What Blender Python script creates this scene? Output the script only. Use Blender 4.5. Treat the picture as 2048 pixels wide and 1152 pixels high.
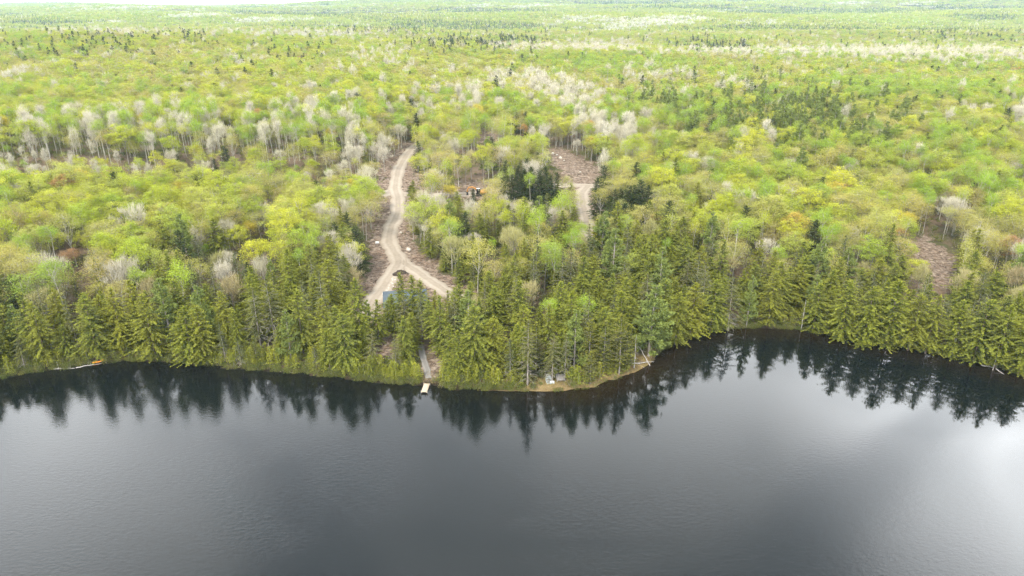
import bpy, math, random
import numpy as np
from mathutils import Vector

for o in list(bpy.data.objects): bpy.data.objects.remove(o)
scene = bpy.context.scene
COL = scene.collection
rng = np.random.default_rng(11)
random.seed(11)
R_ = math.radians

# ------------------------------------------------------------------ camera
CAMZ, F, CX, CY, PITCH = 75.0, 1384.0, 1024.0, 576.0, R_(22.2)
cam_data = bpy.data.cameras.new('camera'); cam = bpy.data.objects.new('camera', cam_data)
COL.objects.link(cam); cam.location = (0, 0, CAMZ); cam.rotation_euler = (math.pi/2-PITCH, 0, 0)
cam_data.sensor_width = 36; cam_data.lens = 36*F/2048; cam_data.clip_start = 1; cam_data.clip_end = 40000
scene.camera = cam

# ------------------------------------------------------------------ sky, sun, exposure
CLOUD_X, CLOUD_Y = 4.4, -1.3          # which part of the cloud field stands over the lake
SUN_EL, SUN_AZ = R_(50), R_(205)      # azimuth measured clockwise from +Y (the view direction)
world = bpy.data.worlds.new('World'); scene.world = world; world.use_nodes = True
nt = world.node_tree; nt.nodes.clear()
def N(nt, t, **kw):
    n = nt.nodes.new(t)
    for k, v in kw.items():
        if k == 'ins':
            for i, val in v.items(): n.inputs[i].default_value = val
        else: setattr(n, k, v)
    return n
def L(nt, a, b): nt.links.new(a, b)
sky = N(nt, 'ShaderNodeTexSky', sky_type='NISHITA', sun_disc=False, sun_elevation=SUN_EL, sun_rotation=SUN_AZ, altitude=200, air_density=1.0, dust_density=2.0, ozone_density=1.0)
tc = N(nt, 'ShaderNodeTexCoord')
sep = N(nt, 'ShaderNodeSeparateXYZ'); L(nt, tc.outputs['Generated'], sep.inputs[0])
zc = N(nt, 'ShaderNodeMath', operation='MAXIMUM', ins={1: 0.0}); L(nt, sep.outputs[2], zc.inputs[0])
zp = N(nt, 'ShaderNodeMath', operation='ADD', ins={1: 0.22}); L(nt, zc.outputs[0], zp.inputs[0])
dx = N(nt, 'ShaderNodeMath', operation='DIVIDE'); L(nt, sep.outputs[0], dx.inputs[0]); L(nt, zp.outputs[0], dx.inputs[1])
dy = N(nt, 'ShaderNodeMath', operation='DIVIDE'); L(nt, sep.outputs[1], dy.inputs[0]); L(nt, zp.outputs[0], dy.inputs[1])
cv = N(nt, 'ShaderNodeCombineXYZ'); L(nt, dx.outputs[0], cv.inputs[0]); L(nt, dy.outputs[0], cv.inputs[1])
n1 = N(nt, 'ShaderNodeTexNoise', ins={'Scale': 2.3, 'Detail': 3.5, 'Roughness': 0.5, 'Distortion': 0.5}); n1o = N(nt, 'ShaderNodeVectorMath', operation='ADD'); n1o.inputs[1].default_value = (CLOUD_X, CLOUD_Y, 0); L(nt, cv.outputs[0], n1o.inputs[0]); L(nt, n1o.outputs[0], n1.inputs['Vector'])
n2 = N(nt, 'ShaderNodeTexNoise', ins={'Scale': 0.75, 'Detail': 2.0, 'Roughness': 0.45})
off = N(nt, 'ShaderNodeVectorMath', operation='ADD'); off.inputs[1].default_value = (3.7, 1.2, 0); L(nt, cv.outputs[0], off.inputs[0]); L(nt, off.outputs[0], n2.inputs['Vector'])
# cloud cover: overcast with thinner blue-grey gaps
cover = N(nt, 'ShaderNodeMapRange', ins={1: 0.36, 2: 0.60, 3: 0.52, 4: 1.0}, interpolation_type='SMOOTHSTEP'); L(nt, n1.outputs[0], cover.inputs[0])
# brighter, thinner veil in one half of the sky (seen mirrored in the lake)
dot = N(nt, 'ShaderNodeVectorMath', operation='DOT_PRODUCT'); dot.inputs[1].default_value = (0.66, 0.61, 0.44); L(nt, tc.outputs['Generated'], dot.inputs[0])
veil = N(nt, 'ShaderNodeMapRange', ins={1: 0.925, 2: 1.003, 3: 0.0, 4: 1.0}, interpolation_type='SMOOTHSTEP'); L(nt, dot.outputs['Value'], veil.inputs[0])
lowb = N(nt, 'ShaderNodeMapRange', ins={1: 0.3, 2: 0.7, 3: 7.6, 4: 11.5}); L(nt, n2.outputs[0], lowb.inputs[0])
vb = N(nt, 'ShaderNodeMath', operation='MULTIPLY_ADD', ins={1: 30.0}); L(nt, veil.outputs[0], vb.inputs[0]); L(nt, lowb.outputs[0], vb.inputs[2])
hz = N(nt, 'ShaderNodeMapRange', ins={1: 0.42, 2: 0.71, 3: 19.0, 4: 0.0}, interpolation_type='SMOOTHSTEP'); L(nt, zc.outputs[0], hz.inputs[0])
vb2 = N(nt, 'ShaderNodeMath', operation='ADD'); L(nt, vb.outputs[0], vb2.inputs[0]); L(nt, hz.outputs[0], vb2.inputs[1])
cloud = N(nt, 'ShaderNodeVectorMath', operation='SCALE'); cloud.inputs[0].default_value = (0.96, 0.98, 1.0); L(nt, vb2.outputs[0], cloud.inputs['Scale'])
mixw = N(nt, 'ShaderNodeMix', data_type='RGBA'); L(nt, cover.outputs[0], mixw.inputs['Factor']); L(nt, sky.outputs[0], mixw.inputs[6]); L(nt, cloud.outputs[0], mixw.inputs[7])
bg = N(nt, 'ShaderNodeBackground', ins={1: 0.10}); L(nt, mixw.outputs[2], bg.inputs[0])
wo = N(nt, 'ShaderNodeOutputWorld'); L(nt, bg.outputs[0], wo.inputs[0])

sun_d = bpy.data.lights.new('sun', 'SUN'); sun_d.energy = 2.4; sun_d.angle = R_(7); sun_d.color = (1.0, 0.94, 0.84)
sun = bpy.data.objects.new('sun', sun_d); COL.objects.link(sun)
sdir = Vector((math.sin(SUN_AZ)*math.cos(SUN_EL), math.cos(SUN_AZ)*math.cos(SUN_EL), math.sin(SUN_EL)))
sun.rotation_euler = sdir.to_track_quat('Z', 'Y').to_euler(); sun.location = sdir*500

scene.view_settings.view_transform = 'Standard'; scene.view_settings.look = 'None'
scene.view_settings.gamma = 1; scene.view_settings.use_curve_mapping = False
scene.view_settings.exposure = 0.88
cy = scene.cycles
cy.max_bounces = 5; cy.diffuse_bounces = 3; cy.glossy_bounces = 2; cy.transmission_bounces = 3; cy.volume_bounces = 1; cy.transparent_max_bounces = 4
cy.use_denoising = True; cy.denoising_prefilter = 'NONE'; cy.denoiser = 'OPENIMAGEDENOISE'; cy.caustics_reflective = False; cy.caustics_refractive = False; cy.sample_clamp_indirect = 4; cy.sample_clamp_direct = 12
HAZE_DENSITY = 0.000066

# ------------------------------------------------------------------ geometry of the place
cP, sP = math.cos(PITCH), math.sin(PITCH)
def ray(px, py):
    a = (np.asarray(px, float)-CX)/F; b = (CY-np.asarray(py, float))/F
    return np.stack([a, b*sP+cP, b*cP-sP], -1)
def project(x, y, z):
    z = z-CAMZ; zc = y*cP-z*sP; u = y*sP+z*cP
    return CX+F*x/zc, CY-F*u/zc, zc
def sm(a, b, t):
    t = np.clip((t-a)/(b-a), 0, 1); return t*t*(3-2*t)

# shoreline read off the ground plane, then kept as world points
SH = [(0,757),(60,745),(110,738),(170,731),(205,725),(260,720),(330,722),(400,729),(440,735),(520,739),(600,746),(660,752),(720,759),(780,766),(850,769),(920,777),(1000,779),(1060,781),(1130,781),(1180,774),(1230,757),(1285,738),(1303,724),(1318,703),(1345,684),(1385,667),(1440,657),(1500,655),(1560,655),(1610,661),(1660,670),(1720,681),(1800,694),(1870,705),(1930,718),(2000,738),(2048,751)]
rr = ray([p[0] for p in SH], [p[1] for p in SH]); tt = -CAMZ/rr[:, 2]
SX, SY = rr[:, 0]*tt, rr[:, 1]*tt
SX = np.concatenate([[-2000, -420, -300, -200, -150], SX, [130, 165, 220, 330, 500, 2000]])
SY = np.concatenate([[-900, -420, 10, 85, 116], SY, [SY[-1]-8, 108, 85, 20, -380, -900]])
_xs = np.concatenate([np.linspace(-2000, -200, 40, endpoint=False), np.linspace(-200, 240, 700), np.linspace(241, 2000, 40)])
_ys = np.interp(_xs, SX, SY)
_ys = _ys + np.where(np.abs(_xs) < 200, 0.6*np.sin(_xs*1.1+2*np.sin(_xs*.23))+0.5*np.sin(_xs*2.9+1)+0.35*np.sin(_xs*6.1+2), 0)
_k = np.ones(5)/5; _ys[2:-2] = np.convolve(_ys, _k, 'valid')
def shore_y(x): return np.interp(x, _xs, _ys)
_px, _py = _xs[::2], _ys[::2]
def sdist(x, y):
    x = np.asarray(x, float); y = np.asarray(y, float); shp = x.shape; x = x.ravel(); y = y.ravel()
    out = y-shore_y(x)
    near = np.where((np.abs(out) < 160) & (np.abs(x) < 400))[0]
    ax, ay, bx, by = _px[:-1], _py[:-1], _px[1:], _py[1:]
    ex, ey = bx-ax, by-ay; l2 = ex*ex+ey*ey
    for k in range(0, len(near), 4000):
        i = near[k:k+4000]
        qx, qy = x[i][:, None]-ax, y[i][:, None]-ay
        t = np.clip((qx*ex+qy*ey)/l2, 0, 1)
        d = np.sqrt(((qx-t*ex)**2+(qy-t*ey)**2).min(1))
        out[i] = np.sign(out[i])*d
    return out.reshape(shp)
def terrain(x, y, s=None):
    x = np.asarray(x, float); y = np.asarray(y, float)
    if s is None: s = sdist(x, y)
    bed = -1.9*sm(0, 14, -s)-0.12
    land = 0.8*sm(-0.6, 1.5, s)+2.6*sm(1.5, 40, s)+6.5*sm(30, 240, s)-0.1
    z = np.where(s < -0.6, bed, land-0.1*(s < 0))
    w = sm(20, 320, s)
    z = z+w*(0.9*np.sin(x/31+1.2)*np.sin(y/37)+1.3*np.sin(x/83+0.4+y/140)+1.2*np.sin(y/67+x/210))
    z = z+0.18*sm(3, 25, s)*(np.sin(x/5.3+np.sin(y/4.1))+np.sin(y/6.7+2*np.sin(x/9.1)))
    z = z+23*np.exp(-((x+520)/460)**2-((y-880)/210)**2)*w
    z = z+5*np.exp(-((x-500)/300)**2-((y-760)/130)**2)*w
    z = z-7.5*np.exp(-((y-1180)/230)**2)*sm(-700, -150, x)*w-5*np.exp(-((y-1450)/260)**2)*sm(-150, -700, x)
    z = z+5.5*sm(284, 302, y+3*np.sin(x/17)+4*np.sin(x/43))*sm(-52, -80, x)*sm(900, 500, y)
    f = sm(1700, 6200, y)
    hill = 50+90*sm(-2600, 1300, x)+18*np.sin(x/900+1)*np.sin(y/800)+10*np.sin(x/330+y/500)
    z = z+f*hill
    z = z+sm(1300, 2200, y)*(6*np.sin(x/270+y/390)+15*np.sin(y/190+0.9*np.sin(x/420)+.6))
    z = z-(sm(7200, 9500, y))*60
    return z
def hit(px, py):
    """ground point seen at a picture position"""
    r = ray(px, py); shp = r.shape[:-1]; r = r.reshape(-1, 3); out = np.zeros((len(r), 3))
    for i, d in enumerate(r):
        ts = np.concatenate([np.arange(80, 700, 2.0), np.geomspace(700, 9000, 500)])
        zz = CAMZ+d[2]*ts-terrain(d[0]*ts, d[1]*ts)
        k = np.argmax(zz < 0)
        if zz[k] >= 0: k = len(ts)-1
        a, b = ts[k-1], ts[k]
        for _ in range(20):
            m = (a+b)/2
            if CAMZ+d[2]*m-float(terrain(d[0]*m, d[1]*m)) < 0: b = m
            else: a = m
        out[i] = (d[0]*b, d[1]*b, CAMZ+d[2]*b)
    return out.reshape(shp+(3,))
def gz(x, y): return float(terrain(np.array([x]), np.array([y]))[0])
def inpoly(x, y, poly):
    p = np.asarray(poly, float); r = np.zeros(np.shape(x), bool)
    for (x0, y0), (x1, y1) in zip(p, np.roll(p, -1, 0)):
        c = (y0 > y) != (y1 > y)
        r ^= c & (x < (x1-x0)*(y-y0)/((y1-y0) if y1 != y0 else 1e-9)+x0)
    return r
def polydist(x, y, line):
    d = np.full(np.shape(x), 1e9)
    for (ax, ay), (bx, by) in zip(line[:-1], line[1:]):
        ex, ey = bx-ax, by-ay; t = np.clip(((x-ax)*ex+(y-ay)*ey)/(ex*ex+ey*ey+1e-9), 0, 1)
        d = np.minimum(d, np.hypot(x-ax-t*ex, y-ay-t*ey))
    return d

# ------------------------------------------------------------------ materials
MATS = {}
def newmat(name):
    m = bpy.data.materials.new(name); m.use_nodes = True; m.node_tree.nodes.clear(); MATS[name] = m
    return m, m.node_tree
def ramp(nt, cols):
    r = N(nt, 'ShaderNodeValToRGB'); e = r.color_ramp.elements
    while len(e) < len(cols): e.new(0.5)
    for i, c in enumerate(cols):
        e[i].position = i/(len(cols)-1); e[i].color = (*c, 1)
    return r
def leaf_mat(name, cols, tipcol=None, tipamt=0.6, trans=0.3, var=0.26):
    """foliage: one colour per tree out of cols, each leaf a little lighter or darker, young tips in tipcol"""
    m, nt = newmat(name)
    oi = N(nt, 'ShaderNodeObjectInfo'); r = ramp(nt, cols); L(nt, oi.outputs['Random'], r.inputs[0])
    at = N(nt, 'ShaderNodeAttribute', attribute_name='tint'); tp = N(nt, 'ShaderNodeAttribute', attribute_name='tip')
    col = r.outputs[0]
    if tipcol:
        mx = N(nt, 'ShaderNodeMix', data_type='RGBA'); mm = N(nt, 'ShaderNodeMath', operation='MULTIPLY', ins={1: tipamt})
        L(nt, tp.outputs['Fac'], mm.inputs[0]); L(nt, mm.outputs[0], mx.inputs['Factor']); L(nt, col, mx.inputs[6]); mx.inputs[7].default_value = (*tipcol, 1); col = mx.outputs[2]
    mr = N(nt, 'ShaderNodeMapRange', ins={1: 0, 2: 1, 3: 1-var, 4: 1+var}); L(nt, at.outputs['Fac'], mr.inputs[0])
    sc = N(nt, 'ShaderNodeVectorMath', operation='SCALE'); L(nt, col, sc.inputs[0]); L(nt, mr.outputs[0], sc.inputs['Scale'])
    d = N(nt, 'ShaderNodeBsdfDiffuse'); t = N(nt, 'ShaderNodeBsdfTranslucent'); L(nt, sc.outputs[0], d.inputs[0]); L(nt, sc.outputs[0], t.inputs[0])
    mx = N(nt, 'ShaderNodeMixShader', ins={0: trans}); L(nt, d.outputs[0], mx.inputs[1]); L(nt, t.outputs[0], mx.inputs[2])
    o = N(nt, 'ShaderNodeOutputMaterial'); L(nt, mx.outputs[0], o.inputs[0]); return m
def plain_mat(name, c1, c2=None, scale=3.0, rough=0.85, detail=4, bump=0.0, metallic=0.0, stretch=None):
    m, nt = newmat(name); c2 = c2 or tuple(v*0.75 for v in c1)
    tc = N(nt, 'ShaderNodeTexCoord'); n = N(nt, 'ShaderNodeTexNoise', ins={'Scale': scale, 'Detail': detail, 'Roughness': 0.6})
    if stretch:
        mp = N(nt, 'ShaderNodeMapping'); mp.inputs['Scale'].default_value = stretch; L(nt, tc.outputs['Object'], mp.inputs[0]); L(nt, mp.outputs[0], n.inputs['Vector'])
    else: L(nt, tc.outputs['Object'], n.inputs['Vector'])
    r = ramp(nt, [c1, c2]); r.color_ramp.elements[0].position = 0.35; r.color_ramp.elements[1].position = 0.65; L(nt, n.outputs[0], r.inputs[0])
    p = N(nt, 'ShaderNodeBsdfPrincipled', ins={'Roughness': rough, 'Metallic': metallic}); L(nt, r.outputs[0], p.inputs['Base Color'])
    if bump:
        b = N(nt, 'ShaderNodeBump', ins={'Strength': bump, 'Distance': 0.1}); L(nt, n.outputs[0], b.inputs['Height']); L(nt, b.outputs[0], p.inputs['Normal'])
    o = N(nt, 'ShaderNodeOutputMaterial'); L(nt, p.outputs[0], o.inputs[0]); return m

# ground: leaf litter, torn slash where land is cleared, dry grass by the water
m, nt = newmat('forest_floor')
tc = N(nt, 'ShaderNodeTexCoord')
na = N(nt, 'ShaderNodeTexNoise', ins={'Scale': 0.8, 'Detail': 9, 'Roughness': 0.75}); L(nt, tc.outputs['Object'], na.inputs['Vector'])
nb = N(nt, 'ShaderNodeTexNoise', ins={'Scale': 0.06, 'Detail': 4, 'Roughness': 0.6}); L(nt, tc.outputs['Object'], nb.inputs['Vector'])
litter = ramp(nt, [(0.045, 0.032, 0.021), (0.15, 0.108, 0.072), (0.28, 0.21, 0.145)]); L(nt, na.outputs[0], litter.inputs[0])
green = ramp(nt, [(0.035, 0.045, 0.014), (0.09, 0.11, 0.035)]); L(nt, na.outputs[0], green.inputs[0])
gm = N(nt, 'ShaderNodeMapRange', ins={1: 0.48, 2: 0.62, 3: 0, 4: 0.75}); L(nt, nb.outputs[0], gm.inputs[0])
mx = N(nt, 'ShaderNodeMix', data_type='RGBA'); L(nt, gm.outputs[0], mx.inputs['Factor']); L(nt, litter.outputs[0], mx.inputs[6]); L(nt, green.outputs[0], mx.inputs[7])
slash = ramp(nt, [(0.03, 0.022, 0.016), (0.20, 0.15, 0.112), (0.44, 0.36, 0.28)]); slash.color_ramp.elements[0].position = 0.36; slash.color_ramp.elements[1].position = 0.5; slash.color_ramp.elements[2].position = 0.66; L(nt, na.outputs[0], slash.inputs[0])
ac = N(nt, 'ShaderNodeAttribute', attribute_name='cleared')
acn = N(nt, 'ShaderNodeMath', operation='MULTIPLY_ADD', ins={1: 0.9}); L(nt, na.outputs[0], acn.inputs[0]); L(nt, ac.outputs['Fac'], acn.inputs[2])
acm = N(nt, 'ShaderNodeMapRange', ins={1: 0.75, 2: 0.95, 3: 0, 4: 1}); L(nt, acn.outputs[0], acm.inputs[0])
mx2 = N(nt, 'ShaderNodeMix', data_type='RGBA'); L(nt, acm.outputs[0], mx2.inputs['Factor']); L(nt, mx.outputs[2], mx2.inputs[6]); L(nt, slash.outputs[0], mx2.inputs[7])
tan = ramp(nt, [(0.07, 0.05, 0.02), (0.26, 0.19, 0.09), (0.42, 0.33, 0.17)]); L(nt, na.outputs[0], tan.inputs[0])
ab = N(nt, 'ShaderNodeAttribute', attribute_name='bank')
mx3 = N(nt, 'ShaderNodeMix', data_type='RGBA'); L(nt, ab.outputs['Fac'], mx3.inputs['Factor']); L(nt, mx2.outputs[2], mx3.inputs[6]); L(nt, tan.outputs[0], mx3.inputs[7])
aw = N(nt, 'ShaderNodeAttribute', attribute_name='wet'); mx4 = N(nt, 'ShaderNodeMix', data_type='RGBA'); L(nt, aw.outputs['Fac'], mx4.inputs['Factor']); L(nt, mx3.outputs[2], mx4.inputs[6]); mx4.inputs[7].default_value = (0.022, 0.017, 0.011, 1)
p = N(nt, 'ShaderNodeBsdfPrincipled', ins={'Roughness': 0.95}); p.inputs['Specular IOR Level'].default_value = 0.1; L(nt, mx4.outputs[2], p.inputs['Base Color'])
b = N(nt, 'ShaderNodeBump', ins={'Strength': 0.8, 'Distance': 0.35}); L(nt, na.outputs[0], b.inputs['Height']); L(nt, b.outputs[0], p.inputs['Normal'])
o = N(nt, 'ShaderNodeOutputMaterial'); L(nt, p.outputs[0], o.inputs[0])

# water
m, nt = newmat('lake_water')
tc = N(nt, 'ShaderNodeTexCoord'); mp = N(nt, 'ShaderNodeMapping'); mp.inputs['Scale'].default_value = (1.0, 2.1, 1); mp.inputs['Rotation'].default_value = (0, 0, R_(-8)); L(nt, tc.outputs['Object'], mp.inputs[0])
w1 = N(nt, 'ShaderNodeTexNoise', ins={'Scale': 1.0, 'Detail': 3, 'Roughness': 0.55, 'Distortion': 0.4}); L(nt, mp.outputs[0], w1.inputs['Vector'])
w2 = N(nt, 'ShaderNodeTexNoise', ins={'Scale': 3.6, 'Detail': 2, 'Roughness': 0.5}); L(nt, mp.outputs[0], w2.inputs['Vector'])
wa = N(nt, 'ShaderNodeMath', operation='MULTIPLY_ADD', ins={1: 0.35}); L(nt, w2.outputs[0], wa.inputs[0]); L(nt, w1.outputs[0], wa.inputs[2])
pn = N(nt, 'ShaderNodeTexNoise', ins={'Scale': 0.03, 'Detail': 4, 'Roughness': 0.6, 'Distortion': 1.2}); L(nt, tc.outputs['Object'], pn.inputs['Vector'])
cal = N(nt, 'ShaderNodeAttribute', attribute_name='wind')
st = N(nt, 'ShaderNodeMapRange', ins={1: 0.35, 2: 0.68, 3: 0.12, 4: 0.60}); L(nt, pn.outputs[0], st.inputs[0])
stm = N(nt, 'ShaderNodeMath', operation='MULTIPLY'); L(nt, st.outputs[0], stm.inputs[0]); L(nt, cal.outputs['Fac'], stm.inputs[1])
bw = N(nt, 'ShaderNodeBump', ins={'Distance': 0.06}); L(nt, stm.outputs[0], bw.inputs['Strength']); L(nt, wa.outputs[0], bw.inputs['Height'])
shal = N(nt, 'ShaderNodeAttribute', attribute_name='shallow')
wc = N(nt, 'ShaderNodeMix', data_type='RGBA'); L(nt, shal.outputs['Fac'], wc.inputs['Factor']); wc.inputs[6].default_value = (0.004, 0.006, 0.006, 1); wc.inputs[7].default_value = (0.016, 0.010, 0.004, 1)
p = N(nt, 'ShaderNodeBsdfPrincipled', ins={'Roughness': 0.03, 'IOR': 1.5}); L(nt, wc.outputs[2], p.inputs['Base Color']); L(nt, bw.outputs[0], p.inputs['Normal'])
o = N(nt, 'ShaderNodeOutputMaterial'); L(nt, p.outputs[0], o.inputs[0])

# gravel (tracks run along the road; 'across' is 0 at the middle, 1 at the edge)
def gravel(name, dark, mid, light):
    m, nt = newmat(name)
    tc = N(nt, 'ShaderNodeTexCoord'); n = N(nt, 'ShaderNodeTexNoise', ins={'Scale': 1.1, 'Detail': 9, 'Roughness': 0.7}); L(nt, tc.outputs['Object'], n.inputs['Vector'])
    nn = N(nt, 'ShaderNodeTexNoise', ins={'Scale': 0.12, 'Detail': 3}); L(nt, tc.outputs['Object'], nn.inputs['Vector'])
    ac = N(nt, 'ShaderNodeAttribute', attribute_name='across')
    rk = N(nt, 'ShaderNodeValToRGB'); e = rk.color_ramp.elements; vals = [(0, .50), (.22, .44), (.42, .70), (.55, .66), (.75, .50), (1, .2)]
    while len(e) < len(vals): e.new(0.5)
    for i, (a, v) in enumerate(vals): e[i].position = a; e[i].color = (v, v, v, 1)
    L(nt, ac.outputs['Fac'], rk.inputs[0])
    a = N(nt, 'ShaderNodeMath', operation='MULTIPLY_ADD', ins={1: 0.6}); L(nt, n.outputs[0], a.inputs[0]); L(nt, rk.outputs[0], a.inputs[2])
    a2 = N(nt, 'ShaderNodeMath', operation='MULTIPLY_ADD', ins={1: 0.5}); L(nt, nn.outputs[0], a2.inputs[0]); L(nt, a.outputs[0], a2.inputs[2])
    mr = N(nt, 'ShaderNodeMapRange', ins={1: 0.65, 2: 1.5}); L(nt, a2.outputs[0], mr.inputs[0])
    r = ramp(nt, [dark, mid, light]); L(nt, mr.outputs[0], r.inputs[0])
    p = N(nt, 'ShaderNodeBsdfPrincipled', ins={'Roughness': 0.95}); p.inputs['Specular IOR Level'].default_value = 0.1; L(nt, r.outputs[0], p.inputs['Base Color'])
    b = N(nt, 'ShaderNodeBump', ins={'Strength': 0.6, 'Distance': 0.08}); L(nt, n.outputs[0], b.inputs['Height']); L(nt, b.outputs[0], p.inputs['Normal'])
    o = N(nt, 'ShaderNodeOutputMaterial'); L(nt, p.outputs[0], o.inputs[0])
gravel('road_gravel', (0.20, 0.158, 0.115), (0.335, 0.285, 0.225), (0.45, 0.395, 0.325))
gravel('grey_gravel', (0.16, 0.145, 0.13), (0.26, 0.245, 0.225), (0.36, 0.34, 0.31))

# foliage
leaf_mat('hemlock_needles', [(0.085, 0.112, 0.014), (0.130, 0.160, 0.018), (0.092, 0.125, 0.022), (0.175, 0.180, 0.018), (0.100, 0.135, 0.028)], (0.35, 0.36, 0.055), 0.8, 0.25)
leaf_mat('spruce_needles', [(0.080, 0.090, 0.030), (0.105, 0.105, 0.038), (0.075, 0.092, 0.036), (0.110, 0.118, 0.034)], (0.21, 0.21, 0.060), 0.55, 0.15)
leaf_mat('cedar_needles', [(0.105, 0.130, 0.024), (0.150, 0.160, 0.030), (0.120, 0.138, 0.034)], (0.33, 0.31, 0.050), 0.6, 0.25)
leaf_mat('sapling_needles', [(0.22, 0.26, 0.035), (0.30, 0.32, 0.045), (0.18, 0.23, 0.035), (0.34, 0.34, 0.05)], (0.48, 0.47, 0.07), 0.6, 0.3)
leaf_mat('pine_needles', [(0.12, 0.155, 0.045), (0.15, 0.185, 0.050), (0.105, 0.145, 0.045)], (0.31, 0.36, 0.090), 0.55, 0.2)
leaf_mat('dark_needles', [(0.030, 0.048, 0.016), (0.045, 0.062, 0.020), (0.038, 0.055, 0.024)], (0.10, 0.12, 0.030), 0.5, 0.15)
leaf_mat('maple_leaves', [(0.42, 0.45, 0.045), (0.32, 0.39, 0.050), (0.45, 0.46, 0.060), (0.32, 0.37, 0.090), (0.50, 0.50, 0.058), (0.31, 0.39, 0.055), (0.43, 0.42, 0.120), (0.35, 0.41, 0.050)], None, 0, 0.35)
leaf_mat('beech_leaves', [(0.36, 0.35, 0.085), (0.42, 0.38, 0.12), (0.34, 0.34, 0.11), (0.45, 0.42, 0.10), (0.38, 0.32, 0.12)], None, 0, 0.35)
leaf_mat('aspen_leaves', [(0.26, 0.36, 0.050), (0.30, 0.41, 0.060), (0.35, 0.43, 0.055), (0.26, 0.34, 0.075)], None, 0, 0.4)
leaf_mat('gold_leaves', [(0.48, 0.41, 0.070), (0.52, 0.44, 0.075), (0.48, 0.36, 0.085)], None, 0, 0.35)
leaf_mat('rust_leaves', [(0.40, 0.24, 0.10), (0.44, 0.28, 0.10), (0.36, 0.22, 0.12)], None, 0, 0.3)
leaf_mat('lime_leaves', [(0.30, 0.44, 0.030), (0.33, 0.46, 0.035)], None, 0, 0.4)
leaf_mat('silver_leaves', [(0.52, 0.52, 0.40), (0.60, 0.59, 0.48), (0.50, 0.47, 0.38), (0.62, 0.63, 0.52)], None, 0, 0.3)
leaf_mat('grey_twigs', [(0.44, 0.40, 0.31), (0.50, 0.46, 0.36), (0.46, 0.43, 0.30), (0.54, 0.50, 0.40)], None, 0, 0.0)
leaf_mat('olive_twigs', [(0.34, 0.33, 0.13), (0.40, 0.36, 0.17), (0.36, 0.30, 0.16)], None, 0, 0.1)
leaf_mat('dead_twigs', [(0.30, 0.27, 0.23), (0.36, 0.33, 0.28)], None, 0, 0.0)
leaf_mat('dry_grass', [(0.36, 0.27, 0.12), (0.30, 0.24, 0.10)], (0.22, 0.25, 0.06), 0.5, 0.2)
leaf_mat('undergrowth_leaves', [(0.14, 0.17, 0.035), (0.20, 0.21, 0.05), (0.10, 0.13, 0.03), (0.24, 0.23, 0.07)], None, 0, 0.3)
leaf_mat('debris', [(0.26, 0.18, 0.13), (0.30, 0.21, 0.15)], (0.52, 0.42, 0.32), 0.6, 0.0)
plain_mat('bark_grey', (0.20, 0.17, 0.14), (0.30, 0.27, 0.23), 2.0, 0.9, stretch=(1, 1, .2))
plain_mat('bark_pale', (0.30, 0.28, 0.23), (0.46, 0.43, 0.37), 2.0, 0.9, stretch=(1, 1, .3))
plain_mat('bark_brown', (0.12, 0.085, 0.06), (0.20, 0.15, 0.11), 2.0, 0.9, stretch=(1, 1, .2))
plain_mat('dead_wood', (0.42, 0.39, 0.35), (0.27, 0.24, 0.21), 2.5, 0.9, stretch=(1, 1, .2))

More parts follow.
